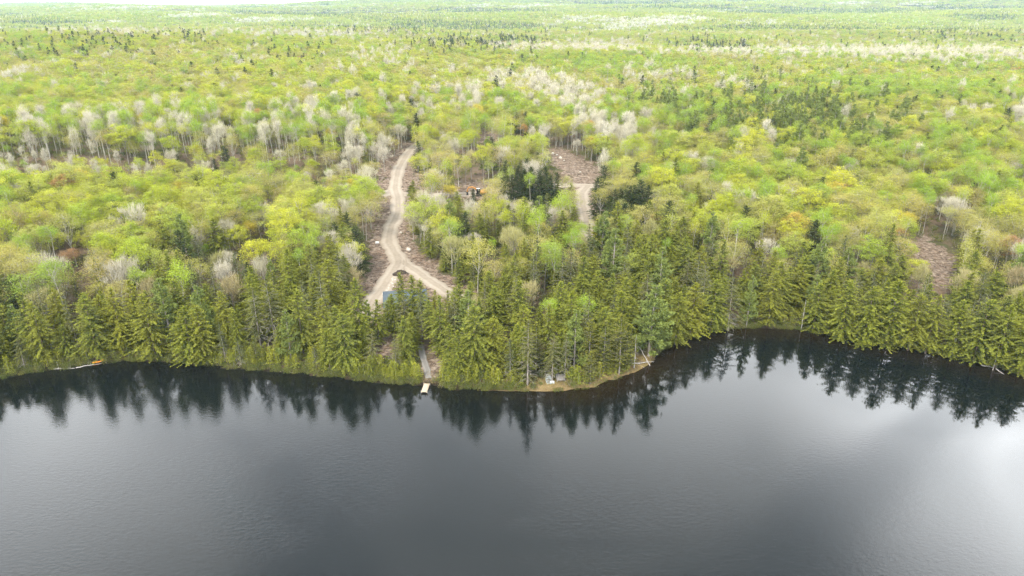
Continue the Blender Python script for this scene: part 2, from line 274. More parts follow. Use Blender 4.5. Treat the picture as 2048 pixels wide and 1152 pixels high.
# ------------------------------------------------------------------ mesh helpers
class Buf:
    def __init__(s): s.v = []; s.f = []; s.n = 0
    def add(s, V, Fc, mat=0, tint=None, tip=None):
        V = np.asarray(V, float).reshape(-1, 3); Fc = np.asarray(Fc, int)
        k = len(V); z = np.full(k, 0.5) if tint is None else np.broadcast_to(np.asarray(tint, float), (k,)); t = np.zeros(k) if tip is None else np.broadcast_to(np.asarray(tip, float), (k,))
        s.v.append((V, z, t)); s.f.append((Fc+s.n, mat)); s.n += k
    def merge(s, o, matoff=0):
        for (V, z, t), (Fc, m) in zip(o.v, o.f):
            pass
        base = s.n
        for a in o.v: s.v.append(a)
        for Fc, m in o.f: s.f.append((Fc+base, m+matoff))
        s.n += o.n
    def kites(s, base, d, side, tint, tip=None, mat=0, mid=0.45):
        base = np.asarray(base); n = len(base)
        if n == 0: return
        V = np.stack([base, base+mid*d+side, base+d, base+mid*d-side], 1).reshape(-1, 3)
        s.add(V, np.arange(4*n).reshape(n, 4), mat, np.repeat(tint, 4), None if tip is None else np.repeat(tip, 4))
    def tube(s, pts, rad, sides=5, mat=0, cap=True, tint=None):
        pts = np.asarray(pts, float); n = len(pts); T = np.gradient(pts, axis=0); T /= np.linalg.norm(T, axis=1)[:, None]+1e-9
        ref = np.array([1, 0, 0.]) if abs(T[0][0]) < 0.8 else np.array([0, 1., 0])
        A = np.cross(T, ref); A /= np.linalg.norm(A, axis=1)[:, None]+1e-9; B = np.cross(T, A)
        a = np.arange(sides)/sides*2*math.pi
        V = pts[:, None]+np.asarray(rad)[:, None, None]*(np.cos(a)[None, :, None]*A[:, None]+np.sin(a)[None, :, None]*B[:, None])
        i = np.arange(n-1)[:, None]*sides; j = np.arange(sides)[None]; j2 = (j+1) % sides
        s.add(V.reshape(-1, 3), np.stack([i+j, i+j2, i+sides+j2, i+sides+j], -1).reshape(-1, 4), mat, tint)
    def box(s, lo, hi, mat=0, M=None):
        (a, b, c), (d, e, f) = lo, hi
        V = np.array([(a,b,c),(d,b,c),(d,e,c),(a,e,c),(a,b,f),(d,b,f),(d,e,f),(a,e,f)], float)
        if M is not None: V = V@np.asarray(M)[:3, :3].T+np.asarray(M)[:3, 3]
        s.add(V, [(0,3,2,1),(4,5,6,7),(0,1,5,4),(1,2,6,5),(2,3,7,6),(3,0,4,7)], mat)
    def mesh(s, name, mats, smooth=False):
        me = bpy.data.meshes.new(name)
        V = np.concatenate([a[0] for a in s.v]); me.vertices.add(len(V)); me.vertices.foreach_set('co', V.ravel().astype(np.float32))
        ls, lt, li, mi = [], [], [], []; o = 0
        for Fc, m in s.f:
            k = Fc.shape[1]; ls.append(o+np.arange(len(Fc))*k); lt.append(np.full(len(Fc), k)); li.append(Fc.ravel()); mi.append(np.full(len(Fc), m)); o += Fc.size
        li = np.concatenate(li); me.loops.add(len(li)); me.loops.foreach_set('vertex_index', li.astype(np.int32))
        ls = np.concatenate(ls); me.polygons.add(len(ls)); me.polygons.foreach_set('loop_start', ls.astype(np.int32))
        me.polygons.foreach_set('material_index', np.concatenate(mi).astype(np.int32))
        for nm, k in (('tint', 1), ('tip', 2)):
            at = me.attributes.new(nm, 'FLOAT', 'POINT'); at.data.foreach_set('value', np.concatenate([a[k] for a in s.v]).astype(np.float32))
        for mm in mats: me.materials.append(MATS[mm])
        me.update(calc_edges=True)
        if smooth: me.polygons.foreach_set('use_smooth', [True]*len(me.polygons))
        return me
def link(name, data, parent=None, loc=None, rz=None, kind=None, label=None, cat=None, group=None):
    ob = bpy.data.objects.new(name, data); COL.objects.link(ob)
    if parent is not None: ob.parent = parent
    if loc is not None: ob.location = loc
    if rz is not None: ob.rotation_euler = (0, 0, rz)
    if kind: ob['kind'] = kind
    if label: ob['label'] = label
    if cat: ob['category'] = cat
    if group: ob['group'] = group
    return ob
def rot_to(az, el): return np.array([math.cos(az)*math.cos(el), math.sin(az)*math.cos(el), math.sin(el)])

# ------------------------------------------------------------------ ground sheet
ROADS_PX = {
 'main': [(735,640),(742,612),(757,588),(775,562),(797,524),(786,500),(778,482),(783,455),(795,425),(796,398),(791,378),(794,352),(802,330),(812,312),(822,300),(838,288)],
 'right': [(800,520),(818,533),(845,551),(872,570),(905,590),(940,606)],
 'cross': [(797,388),(860,391),(930,389),(1000,383),(1080,374),(1165,371),(1260,378),(1370,386),(1500,392),(1640,396),(1790,400),(1900,396)],
 'spur': [(1176,372),(1164,388),(1166,408),(1171,432),(1178,462),(1196,496)],
 'leftspur': [(795,384),(775,386),(758,390)],
}
def catmull(P, n=10):
    P = np.asarray(P, float); Q = np.vstack([2*P[0]-P[1], P, 2*P[-1]-P[-2]]); out = []
    for i in range(1, len(Q)-2):
        t = np.linspace(0, 1, n, endpoint=False)[:, None]; a, b, c, d = Q[i-1], Q[i], Q[i+1], Q[i+2]
        out.append(0.5*((2*b)+(-a+c)*t+(2*a-5*b+4*c-d)*t**2+(-a+3*b-3*c+d)*t**3))
    return np.vstack(out+[P[-1:]])
ROADS = {}
for k, v in ROADS_PX.items():
    g = hit(*np.array(v, float).T); ROADS[k] = catmull(g[:, :2], 12)
PATH = catmull(hit([840, 846, 850, 855, 857], [690, 712, 728, 742, 757])[:, :2], 8)
CLEAR_PX = [
 [(1060,310),(1085,300),(1115,296),(1150,310),(1190,330),(1212,350),(1200,368),(1140,372),(1125,340),(1090,322)],
 [(1822,478),(1845,470),(1880,492),(1915,525),(1908,588),(1876,578),(1858,545),(1830,515)],
 [(905,366),(960,362),(985,370),(985,398),(930,400),(905,390)],
 [(725,400),(800,400),(790,450),(775,500),(790,530),(735,610),(715,600),(745,520),(735,450)],
 [(800,430),(825,440),(830,480),(880,545),(940,590),(930,612),(880,590),(800,530)],
 [(750,300),(830,300),(850,345),(830,385),(760,380),(755,330)],
 [(760,640),(790,640),(785,720),(755,715)],[(858,690),(890,690),(905,755),(855,755)],
 [(950,255),(1010,255),(1010,285),(950,285)], [(1270,540),(1330,540),(1320,600),(1280,600)], [(1780,390),(1840,390),(1840,420),(1780,420)],
]
CLEAR = [hit(*np.array(c, float).T)[:, :2] for c in CLEAR_PX]
def cleared(x, y):
    r = np.zeros(np.shape(x)); x0_, y0_ = x, y; x = x0_+1.3*np.sin(y0_*.75)+.9*np.sin(x0_*1.7+y0_); y = y0_+2.2*np.sin(x0_*.62+1)+1.6*np.sin(x0_*1.45)
    for c in CLEAR: r = np.maximum(r, inpoly(x, y, c)*1.0)
    for k, w in (('main', 5.8), ('right', 5.8), ('cross', 4.4), ('spur', 4.8)):
        r = np.maximum(r, sm(w+2.5, w-1, polydist(x, y, ROADS[k])))
    return r
def axis(parts): return np.unique(np.concatenate([np.arange(a, b, s) for a, b, s in parts]))
gx = axis([(-9000, -1500, 150), (-1500, -500, 40), (-500, -240, 12), (-240, 240, 1.6), (240, 500, 12), (500, 1500, 40), (1500, 9001, 150)])
gy = axis([(-900, 60, 40), (60, 110, 5), (110, 420, 1.6), (420, 700, 7), (700, 1700, 22), (1700, 3000, 45), (3000, 11000, 130)])
GX, GY = np.meshgrid(gx, gy); S_ = sdist(GX, GY); GZ = terrain(GX, GY, S_)
CL = np.zeros_like(GX); nearm = (np.abs(GX) < 400) & (GY > 100) & (GY < 700); CL[nearm] = cleared(GX[nearm], GY[nearm])
GZ += CL*0.04*np.sin(GX*1.9+np.sin(GY*2.3))*np.sin(GY*1.7+2*np.sin(GX*0.9))
# pond basin in the valley
PONDC = hit(1010, 105); PX, PY = float(PONDC[0]), float(PONDC[1]); PZ = float(PONDC[2])
pd = np.hypot((GX-PX-20)/75, (GY-PY-8)/38); GZ = np.where(pd < 1.6, GZ*sm(1.0, 1.6, pd)+(PZ-0.9)*(1-sm(1.0, 1.6, pd)), GZ)
bf = Buf(); ny, nx = GX.shape
idx = np.arange(nx*ny).reshape(ny, nx)
bf.add(np.stack([GX, GY, GZ], -1), np.stack([idx[:-1, :-1], idx[:-1, 1:], idx[1:, 1:], idx[1:, :-1]], -1).reshape(-1, 4))
me = bf.mesh('ground', ['forest_floor'], True)
a = me.attributes.new('cleared', 'FLOAT', 'POINT'); a.data.foreach_set('value', CL.ravel().astype(np.float32))
bank = sm(3.4, .6, S_+1.1*np.sin(GX*.6)+.8*np.sin(GX*1.7))*(0.04+0.96*sm(-30, 3, GX)*sm(38, 30, GX))
a = me.attributes.new('bank', 'FLOAT', 'POINT'); a.data.foreach_set('value', bank.ravel().astype(np.float32))
a = me.attributes.new('wet', 'FLOAT', 'POINT'); a.data.foreach_set('value', (sm(1.6, .3, S_+.5*np.sin(GX*2.3))*(1-.75*sm(-8, 4, GX)*sm(36, 30, GX))).ravel().astype(np.float32))
link('ground', me, kind='structure')

# lake sheet
lx = axis([(-2000, -240, 80), (-240, 240, 4), (240, 2001, 80)]); ly = axis([(-900, 60, 60), (60, 200, 4), (200, 230, 10)])
LX, LY = np.meshgrid(lx, ly); ls = sdist(LX, LY); bf = Buf(); ny, nx = LX.shape; idx = np.arange(nx*ny).reshape(ny, nx)
fc = np.stack([idx[:-1, :-1], idx[:-1, 1:], idx[1:, 1:], idx[1:, :-1]], -1).reshape(-1, 4)
keep = (ls.ravel()[fc].min(1) < 1.0); bf.add(np.stack([LX, LY, LX*0], -1), fc[keep])
me = bf.mesh('lake', ['lake_water'], True)
wind = 0.22+0.78*sm(60, 5, LX)+0.5*sm(105, 60, LY); wind = np.clip(wind, 0, 1.1)*(0.45+0.55*sm(2, 40, -ls))
a = me.attributes.new('wind', 'FLOAT', 'POINT'); a.data.foreach_set('value', wind.ravel().astype(np.float32))
a = me.attributes.new('shallow', 'FLOAT', 'POINT'); a.data.foreach_set('value', (sm(-10, -1, ls)*(0.25+0.75*sm(-10, 20, LX))).ravel().astype(np.float32))
link('lake', me, kind='structure')
# beaver pond far in the valley
t = np.arange(40)/40*2*math.pi; rad = 1+0.12*np.sin(3*t+1)+0.08*np.sin(5*t)
V = np.stack([PX+20+72*rad*np.cos(t), PY+8+34*rad*np.sin(t), np.full(40, PZ-0.45)], -1); V = np.vstack([V, [[PX+20, PY+8, PZ-0.45]]])
bf = Buf(); bf.add(V, [(i, (i+1) % 40, 40) for i in range(40)]); link('pond_water', bf.mesh('pond_water', ['lake_water']), kind='structure')

# roads: ribbons laid on the ground, edges dipping into it
def ribbon(name, line, width, mat, lift, wob=0.5, cols=9):
    P = np.asarray(line); T = np.gradient(P, axis=0); T /= np.linalg.norm(T, axis=1)[:, None]; Nn = np.stack([T[:, 1], -T[:, 0]], -1)
    k = np.arange(len(P)); wl = width/2+wob*(np.sin(k*0.9)+np.sin(k*0.37+1))*0.5; wr = width/2+wob*(np.sin(k*0.7+2)+np.sin(k*0.29))*0.5
    u = np.linspace(-1, 1, cols); half = np.where(u[None] < 0, wl[:, None], wr[:, None])
    X = P[:, 0, None]+Nn[:, 0, None]*u*half; Y = P[:, 1, None]+Nn[:, 1, None]*u*half
    Z = terrain(X, Y)+lift+np.where(np.abs(u) > 0.99, -0.35, 0.0)[None]-0.05*(np.abs(np.abs(u)-0.5) < 0.13)[None]
    n, c = X.shape; idx = np.arange(n*c).reshape(n, c); bf = Buf()
    bf.add(np.stack([X, Y, Z], -1), np.stack([idx[:-1, :-1], idx[1:, :-1], idx[1:, 1:], idx[:-1, 1:]], -1).reshape(-1, 4))
    me = bf.mesh(name, [mat], True); a = me.attributes.new('across', 'FLOAT', 'POINT'); a.data.foreach_set('value', np.broadcast_to(np.abs(u), X.shape).ravel().astype(np.float32))
    link(name, me, kind='structure')
ribbon('gravel_road', ROADS['main'], 6.2, 'road_gravel', 0.20)
ribbon('gravel_road', ROADS['right'], 5.6, 'road_gravel', 0.17)
ribbon('gravel_road', ROADS['cross'], 6.0, 'road_gravel', 0.14)
ribbon('gravel_road', ROADS['spur'], 6.4, 'road_gravel', 0.18)
ribbon('gravel_road', ROADS['leftspur'], 9.0, 'road_gravel', 0.11)
ribbon('gravel_path', PATH, 1.9, 'grey_gravel', 0.10, 0.12, 7)

# ------------------------------------------------------------------ trees
def unit(v): return v/(np.linalg.norm(v, axis=-1, keepdims=True)+1e-9)
def perp(d, g, up=0.0):
    """a vector across d, leaning flat when up = 1"""
    r = unit(g.normal(size=d.shape))*(1-up)+np.array([0, 0, 1.])*up
    return unit(np.cross(d, r))
def conifer(seed, h, R, base=0.08, step=0.42, nb=6, droop=0.35, rise=0.12, spray=0.55, wid=0.15, power=0.85, gap=0.0, dead=0.0, dens=1.0, ragged=0.25, trunk_r=None, bulge=0.0):
    g = np.random.default_rng(seed); tb, cb = Buf(), Buf()
    lean = g.normal(size=2)*0.012*h; hs = np.linspace(0, 1, 8)
    axis_ = lambda f: np.array([lean[0]*f*f, lean[1]*f*f, f*h])
    tr = trunk_r or 0.0105*h+0.03
    tb.tube([axis_(f) for f in hs], tr*(1-hs)**0.85+0.012, 6)
    z = base*h; k = 0
    while z < h*0.985:
        f = (z-base*h)/(h-base*h); prof = (1-f)**power*(1+bulge*math.sin(math.pi*f)); Rl = R*prof
        if f < 0.2: Rl *= 0.62+0.38*f/0.2
        n = max(3, int(round(nb*(0.6+0.4*prof)+g.normal()*0.6)))
        for b in range(n):
            if g.random() < gap: continue
            az = g.random()*2*math.pi+k*2.4; Lb = max(0.22, Rl*(1+g.normal()*ragged)); z0 = z+g.normal()*0.45*step
            p0 = axis_(min(1, z0/h)); isdead = g.random() < dead*max(0, 1-f*2.2)
            steps = max(2, int(Lb/0.30*dens)); t = np.linspace(0.18 if Lb > 0.8 else 0.05, 1, steps)
            dirh = np.array([math.cos(az), math.sin(az), 0]); sdh = np.array([-math.sin(az), math.cos(az), 0])
            dr = droop*(0.7+0.6*g.random())
            up = rise+0.75*f**3
            pos = p0+Lb*t[:, None]*dirh+np.array([0, 0, 1.])*(Lb*(up*t-dr*t*t))[:, None]
            tan = unit(dirh+np.array([0, 0, 1.])*(up-2*dr*t)[:, None])
            if isdead:
                e = pos[[0, len(pos)//2, -1]]; cb.tube(e, [0.03, 0.022, 0.008], 3, mat=1)
                m = max(2, steps//2); i = g.integers(0, steps, m); dd = unit(tan[i]+g.normal(size=(m, 3))*0.7)*0.5*Lb*0.5
                cb.kites(pos[i], dd, perp(dd, g)*0.022, g.random(m), mat=1); continue
            if Lb > 1.0: cb.tube(pos[[0, len(pos)//2, -1]], [0.025, 0.018, 0.006], 3, mat=1)
            sl = np.clip(spray*(1.05-0.62*t)*min(1.0, 0.45+Lb/2.2), 0.16, 1.2)
            tl = np.repeat(np.clip(t*0.75+g.normal(size=steps)*0.15, 0, 1)*(0.55+0.45*g.random()), 2); tint0 = g.random()
            P = np.repeat(pos, 2, 0); sg = np.tile([1., -1.], steps)
            D = unit(np.repeat(tan, 2, 0)*0.75+sg[:, None]*sdh*(0.8+0.3*g.random(2*steps))[:, None]+np.array([0, 0, 1.])*(-0.25*droop-0.10+g.normal(size=2*steps)*0.22)[:, None])
            ln = np.repeat(sl, 2)*(0.75+0.5*g.random(2*steps))
            Sd = unit(np.cross(D, np.array([0, 0, 1.])+g.normal(size=(2*steps, 3))*0.35))*(wid*(0.75+0.5*g.random(2*steps)))[:, None]
            cb.kites(P, D*ln[:, None], Sd, np.clip(0.35*tint0+0.65*g.random(2*steps), 0, 1), tl)
            D2 = unit(tan[-1:]+g.normal(size=(1, 3))*0.2)*spray*0.5
            cb.kites(pos[-1:], D2, perp(D2, g, 1.0)*wid*.6, np.array([g.random()]), np.array([0.8]))
        z += step*(0.55+0.45*prof)*(0.85+0.3*g.random()); k += 1
    m = 7; top = axis_(0.97); D = unit(np.array([0, 0, 1.])+g.normal(size=(m, 3))*0.35)*(0.035*h+0.15)
    cb.kites(np.tile(top, (m, 1)), D, perp(D, g)*wid*0.7, g.random(m), np.full(m, 0.9))
    return tb, cb
def pine(seed, h, R, base=0.25, dens=1.0):
    g = np.random.default_rng(seed); tb, cb = Buf(), Buf(); hs = np.linspace(0, 1, 8); lean = g.normal(size=2)*0.02*h
    ax = lambda f: np.array([lean[0]*f*f, lean[1]*f*f, f*h]); tb.tube([ax(f) for f in hs], (0.012*h+0.04)*(1-hs)**0.8+0.02, 6)
    z = base*h
    while z < h*0.98:
        f = (z-base*h)/(h*(1-base)); prof = (1-f)**0.7*(0.75+0.25*math.sin(2.8*f+.3)); n = 4+int(g.random()*2)
        for b in range(n):
            az = g.random()*2*math.pi; Lb = max(0.5, R*prof*(0.55+0.65*g.random())); up = 0.10+0.55*f; p0 = ax(z/h)
            t = np.linspace(0, 1, 5); dh = np.array([math.cos(az), math.sin(az), 0])
            pos = p0+Lb*t[:, None]*dh+np.array([0, 0, 1.])*(Lb*(up*t-0.18*np.sin(t*3.1)))[:, None]
            cb.tube(pos, 0.035*(1-t)+0.01, 3, mat=1)
            m = max(4, int(Lb*8*dens)); tt_ = np.sqrt(0.08+0.92*g.random(m)); c = np.stack([np.interp(tt_, t, pos[:, i]) for i in range(3)], -1)+g.normal(size=(m, 3))*[.28, .28, .09]*min(1, Lb/2)
            tint0 = g.random(m)
            for q in range(6):   # needle tufts
                D = unit(dh*0.5+g.normal(size=(m, 3))*0.6+np.array([0, 0, 0.45]))*(0.42+0.25*g.random(m))[:, None]
                cb.kites(c, D, perp(D, g, 0.5)*0.10, np.clip(tint0*.6+.4*g.random(m), 0, 1), np.clip(0.3*g.random(m)+0.7*tt_, 0, 1))
        z += 0.55+0.25*g.random()+0.25*(1-f)
    return tb, cb
def hardwood(seed, h, R, cb0=0.4, nclump=55, leaves=42, lsize=0.34, flat=0.62, spread=1.0, limbs=8, twig=False, stems=1, fleck=0, up=0.25, cl_r=1.0, twlen=1.1, twid=0.035, rad=None, mode='leaf'):
    """rounded or umbrella crown: limbs, branchlets, leaf sprays gathered in clumps with gaps between"""
    g = np.random.default_rng(seed); tb, cb = Buf(), Buf(); limbpts = []
    cz = h*(cb0+1)/2; rz = h*(1-cb0)/2; tr = rad or (0.009*h+0.02)
    for st in range(stems):
        ang = g.random()*6.28; ln = np.array([math.cos(ang), math.sin(ang), 0])*(0 if stems == 1 else 0.22*R)
        bend = g.normal(size=3)*[0.03*h, 0.03*h, 0]+ln*1.2
        hs = np.linspace(0, 1, 7); top = h*(0.86 if mode == 'pole' else 0.78)
        tp = np.stack([ln*0.25*(st > 0)+bend*f*f+np.array([0, 0, 1.])*f*top+np.array([math.sin(f*5+st), math.cos(f*4), 0])*0.012*h*f for f in hs])
        tb.tube(tp, tr*(1-0.85*hs), 6); limbpts.append(tp[hs > max(0.15, cb0*0.9)])
        for l in range(limbs):
            f0 = (cb0*0.82+(0.80-cb0*0.82)*g.random()*0.95)/0.80; f0 = min(0.97, f0); p0 = np.array([np.interp(f0, hs, tp[:, i]) for i in range(3)])
            az = l*2.4+g.random()*0.9; e = p0+np.array([math.cos(az), math.sin(az), 0])*R*(0.5+0.35*g.random())*(1.1-0.5*f0)+np.array([0, 0, 1.])*(h*0.97-p0[2])*(0.45+0.45*g.random())
            q = (p0+e)/2+np.array([0, 0, -0.06*R]); tt_ = np.linspace(0, 1, 5)[:, None]; lp = (1-tt_)**2*p0+2*tt_*(1-tt_)*q+tt_**2*e
            cb.tube(lp, np.linspace(tr*0.42, tr*0.10, 5), 4, mat=1); limbpts.append(lp)
    LP = np.vstack(limbpts)
    d = unit(g.normal(size=(nclump*3, 3))); d = d[(d[:, 2] > -0.08) | (g.random(len(d)) < 0.22)][:nclump]
    lump = 1+0.22*np.sin(d[:, 0]*4+seed)*np.cos(d[:, 1]*5+seed)+0.15*np.sin(d[:, 2]*6+seed*2)
    c = d*(0.5+0.5*g.random(len(d))**0.6)[:, None]*lump[:, None]*np.array([R, R, rz])*0.88+np.array([0, 0, cz])
    if stems > 0: c[:, :2] += LP[-1, :2]*0.15
    for ci in c:
        dd = LP-ci; dd[:, 2] *= 1.6; dd[:, 2] += 0.8; j = np.argmin((dd**2).sum(1)); p0 = LP[j]
        cb.tube(np.stack([p0, (p0+ci)/2+g.normal(size=3)*0.12, ci]), [tr*0.16+0.008, tr*0.10+0.006, 0.006], 3, mat=1)
        cr = cl_r*(0.7+0.6*g.random()); tint0 = g.random()
        if twig:
            m = leaves; o = ci+g.normal(size=(m, 3))*cr*[.45, .45, .35]-np.array([0, 0, 0.3])
            D = unit((ci-np.array([0, 0, cz-0.9*rz]))/max(R, 1)*0.55+g.normal(size=(m, 3))*0.42+np.array([0, 0, up]))*(twlen*(0.6+0.8*g.random(m)))[:, None]
            cb.kites(o, D, perp(D, g)*twid, np.clip(0.4*tint0+0.6*g.random(m), 0, 1), mid=0.3)
            m = fleck
        else: m = leaves
        if m:
            o = ci+g.normal(size=(m, 3))*np.array([1, 1, flat])*cr*0.55*spread
            D = unit(g.normal(size=(m, 3))*[1, 1, 0.45]+np.array([0, 0, -0.1]))*(lsize*(0.7+0.6*g.random(m)))[:, None]
            S = unit(np.cross(D, np.array([0, 0, 1.])+g.normal(size=(m, 3))*0.55))*(lsize*0.34*(0.8+0.4*g.random(m)))[:, None]
            cb.kites(o-D/2, D, S, np.clip(0.6*tint0+0.4*g.random(m), 0, 1), mat=2 if twig else 0)
    return tb, cb
def snag(seed, h, branches=26, R=1.2):
    g = np.random.default_rng(seed); tb, cb = Buf(), Buf(); hs = np.linspace(0, 1, 8); ln = g.normal(size=2)*0.03*h
    ax = lambda f: np.array([ln[0]*f*f+0.05*math.sin(f*6), ln[1]*f*f, f*h]); tb.tube([ax(f) for f in hs], (0.012*h+0.04)*(1-hs)**0.7+0.02, 6)
    for b in range(branches):
        f = 0.2+0.78*g.random(); az = g.random()*6.28; Lb = R*(1.15-f)*(0.4+0.9*g.random()); p = ax(f); dh = np.array([math.cos(az), math.sin(az), 0])
        t = np.linspace(0, 1, 4); pos = p+Lb*t[:, None]*dh+np.array([0, 0, 1.])*(Lb*(0.1*t-0.45*t*t))[:, None]; cb.tube(pos, 0.028*(1-t)+0.008, 3)
        m = 5; i = g.integers(1, 4, m); D = unit(dh+g.normal(size=(m, 3))*0.6)*0.4*Lb; cb.kites(pos[i], D, perp(D, g)*0.02, g.random(m))
    return tb, cb
def bush(seed, h, R, n=160, ls=0.16):
    g = np.random.default_rng(seed); cb = Buf()
    for k in range(7):
        az = g.random()*6.28; e = np.array([math.cos(az)*R*.7, math.sin(az)*R*.7, h*(.6+.4*g.random())]); cb.tube(np.stack([[0, 0, -0.1], e*.5+[0, 0, .1], e]), [.02, .014, .006], 3, mat=1)
    c = unit(g.normal(size=(n, 3)))*(g.random(n)**0.4)[:, None]*[R, R, h*.55]+[0, 0, h*.55]
    D = unit(g.normal(size=(n, 3)))*ls*1.5; cb.kites(c, D, perp(D, g, .4)*ls*.5, g.random(n)); return Buf(), cb

SPEC = {}   # kind -> list of variants (trunk mesh or None, crown mesh, joined mesh, native height, crown radius)
def register(kind, builds, tmat, cmats, lod=False):
    out = []
    for i, ((tb, cb), h, R) in enumerate(builds):
        j = Buf(); j.merge(cb, 0)
        if tb.n: j.merge(tb, len(cmats))
        jm = j.mesh(kind, list(cmats)+[tmat])
        tm = cm = None
        if not lod: tm = tb.mesh('trunk', [tmat]) if tb.n else None; cm = cb.mesh('crown', list(cmats))
        out.append((tm, cm, jm, h, R))
    SPEC[kind] = out
# near kinds
register('hemlock', [(conifer(100+i, h, R, base=b, step=0.46, nb=11, droop=0.22, rise=0.10, spray=0.60, wid=0.12, power=0.66, ragged=0.34, bulge=.15), h, R) for i, (h, R, b) in enumerate([(13.5, 3.2, .05), (14.5, 2.9, .08), (12.5, 3.5, .05), (15, 3.1, .14), (12, 3.0, .04), (14, 3.6, .10), (14, 2.7, .2), (15, 2.3, .06), (13, 3.6, .03)])], 'bark_brown', ['hemlock_needles', 'bark_brown'])
register('spruce', [(conifer(200+i, h, R, base=b, step=0.55, nb=7, droop=0.25, rise=0.08, spray=0.58, wid=0.13, power=0.6, gap=0.14, dead=1.0, ragged=0.35), h, R) for i, (h, R, b) in enumerate([(14, 2.8, .16), (15, 2.5, .22), (13, 3.0, .12), (15, 2.4, .10)])], 'bark_grey', ['spruce_needles', 'dead_twigs'])
register('cedar', [(conifer(300+i, h, R, base=b, step=0.34, nb=7, droop=0.10, rise=0.42, spray=0.45, wid=0.14, power=0.62, ragged=0.22, bulge=0.25), h, R) for i, (h, R, b) in enumerate([(10, 1.7, .08), (11, 1.8, .1), (9.5, 1.9, .05), (10.5, 1.5, .08)])], 'bark_grey', ['cedar_needles', 'bark_grey'])
register('sapling', [(conifer(340+i, h, R, base=0.03, step=0.26, nb=6, droop=0.15, rise=0.30, spray=0.34, wid=0.085, power=0.7, ragged=0.28, dens=1.3), h, R) for i, (h, R) in enumerate([(3, 0.85), (3.2, 0.75), (2.6, 0.95), (3.4, 1.0), (2.3, 0.9)])], 'bark_grey', ['sapling_needles', 'bark_grey'])
register('pine', [(pine(400+i, h, R, b), h, R) for i, (h, R, b) in enumerate([(17, 4.2, .14), (16, 3.6, .22), (18, 4.2, .10)])], 'bark_grey', ['pine_needles', 'bark_grey'])
register('dark_conifer', [(conifer(450+i, h, R, base=0.06, step=0.45, nb=9, droop=0.2, rise=0.2, spray=0.65, wid=0.14, power=0.58, ragged=0.3), h, R) for i, (h, R) in enumerate([(13, 3.9), (13, 3.4), (14, 4.1)])], 'bark_brown', ['dark_needles', 'bark_brown'])
HW = [(13, 4.4, .36, 60), (14, 4.9, .40, 66), (12, 4.0, .32, 52), (13.5, 3.7, .46, 48), (15, 4.6, .48, 58)]
register('maple', [(hardwood(500+i, h, R, c, n, 74, 0.27), h, R) for i, (h, R, c, n) in enumerate(HW)], 'bark_grey', ['maple_leaves', 'bark_grey'])
register('beech', [(hardwood(520+i, h, R, c, n, 48, 0.24, spread=1.25), h, R) for i, (h, R, c, n) in enumerate(HW[:4])], 'bark_pale', ['beech_leaves', 'bark_pale'])
register('aspen', [(hardwood(540+i, h, R, c, n, 64, 0.24, limbs=7, mode='pole', flat=.8), h, R) for i, (h, R, c, n) in enumerate([(15, 2.7, .52, 40), (16, 2.5, .58, 36), (14, 2.9, .48, 42), (15.5, 2.2, .6, 30)])], 'bark_pale', ['aspen_leaves', 'bark_pale'])
register('pole', [(hardwood(560+i, h, R, c, n, 44, 0.24, limbs=6, mode='pole', flat=.6, spread=1.2), h, R) for i, (h, R, c, n) in enumerate([(14, 2.4, .45, 30), (15, 2.1, .55, 26), (13, 2.6, .40, 32)])], 'bark_pale', ['maple_leaves', 'bark_pale'])
register('silver', [(hardwood(580+i, h, R, c, n, 22, 0.22, limbs=9, twig=True, fleck=12, up=1.1, twlen=1.5, twid=0.026, mode='pole'), h, R) for i, (h, R, c, n) in enumerate([(15, 2.1, .36, 38), (16, 1.8, .42, 34), (14, 2.3, .32, 40), (15, 1.6, .45, 30)])], 'bark_pale', ['grey_twigs', 'bark_pale', 'silver_leaves'])
register('bare', [(hardwood(600+i, h, R, c, n, 30, 0.2, limbs=10, twig=True, fleck=0, up=0.6, twlen=1.3, twid=0.026, stems=s), h, R) for i, (h, R, c, n, s) in enumerate([(12, 3.0, .35, 46, 1), (11, 2.6, .3, 40, 2), (13, 3.2, .4, 48, 1), (10, 2.4, .25, 40, 3)])], 'bark_pale', ['grey_twigs', 'bark_pale', 'grey_twigs'])
register('budding', [(hardwood(620+i, h, R, c, n, 30, 0.22, limbs=9, twig=True, fleck=10, up=0.7, twlen=1.2, twid=0.035, stems=s), h, R) for i, (h, R, c, n, s) in enumerate([(10, 2.6, .3, 42, 2), (9, 2.3, .25, 40, 3), (12, 3.0, .4, 44, 1)])], 'bark_grey', ['olive_twigs', 'bark_grey', 'olive_twigs'])
for kk, mm in (('gold', 'gold_leaves'), ('rust', 'rust_leaves'), ('lime', 'lime_leaves')):
    register(kk, [(hardwood(640+i, h, R, c, n, 70, 0.26), h, R) for i, (h, R, c, n) in enumerate([(12, 3.8, .42, 52), (13, 3.4, .45, 46)])], 'bark_grey', [mm, 'bark_grey'])
register('snag', [(snag(660+i, h), h, 1.2) for i, h in enumerate([9, 11, 7])], 'dead_wood', ['dead_twigs'])
register('undergrowth', [(bush(680+i, h, R), h, R) for i, (h, R) in enumerate([(1.4, 1.0), (2.2, 1.2), (0.9, 0.9), (3.0, 1.3)])], 'bark_grey', ['undergrowth_leaves', 'bark_grey'])
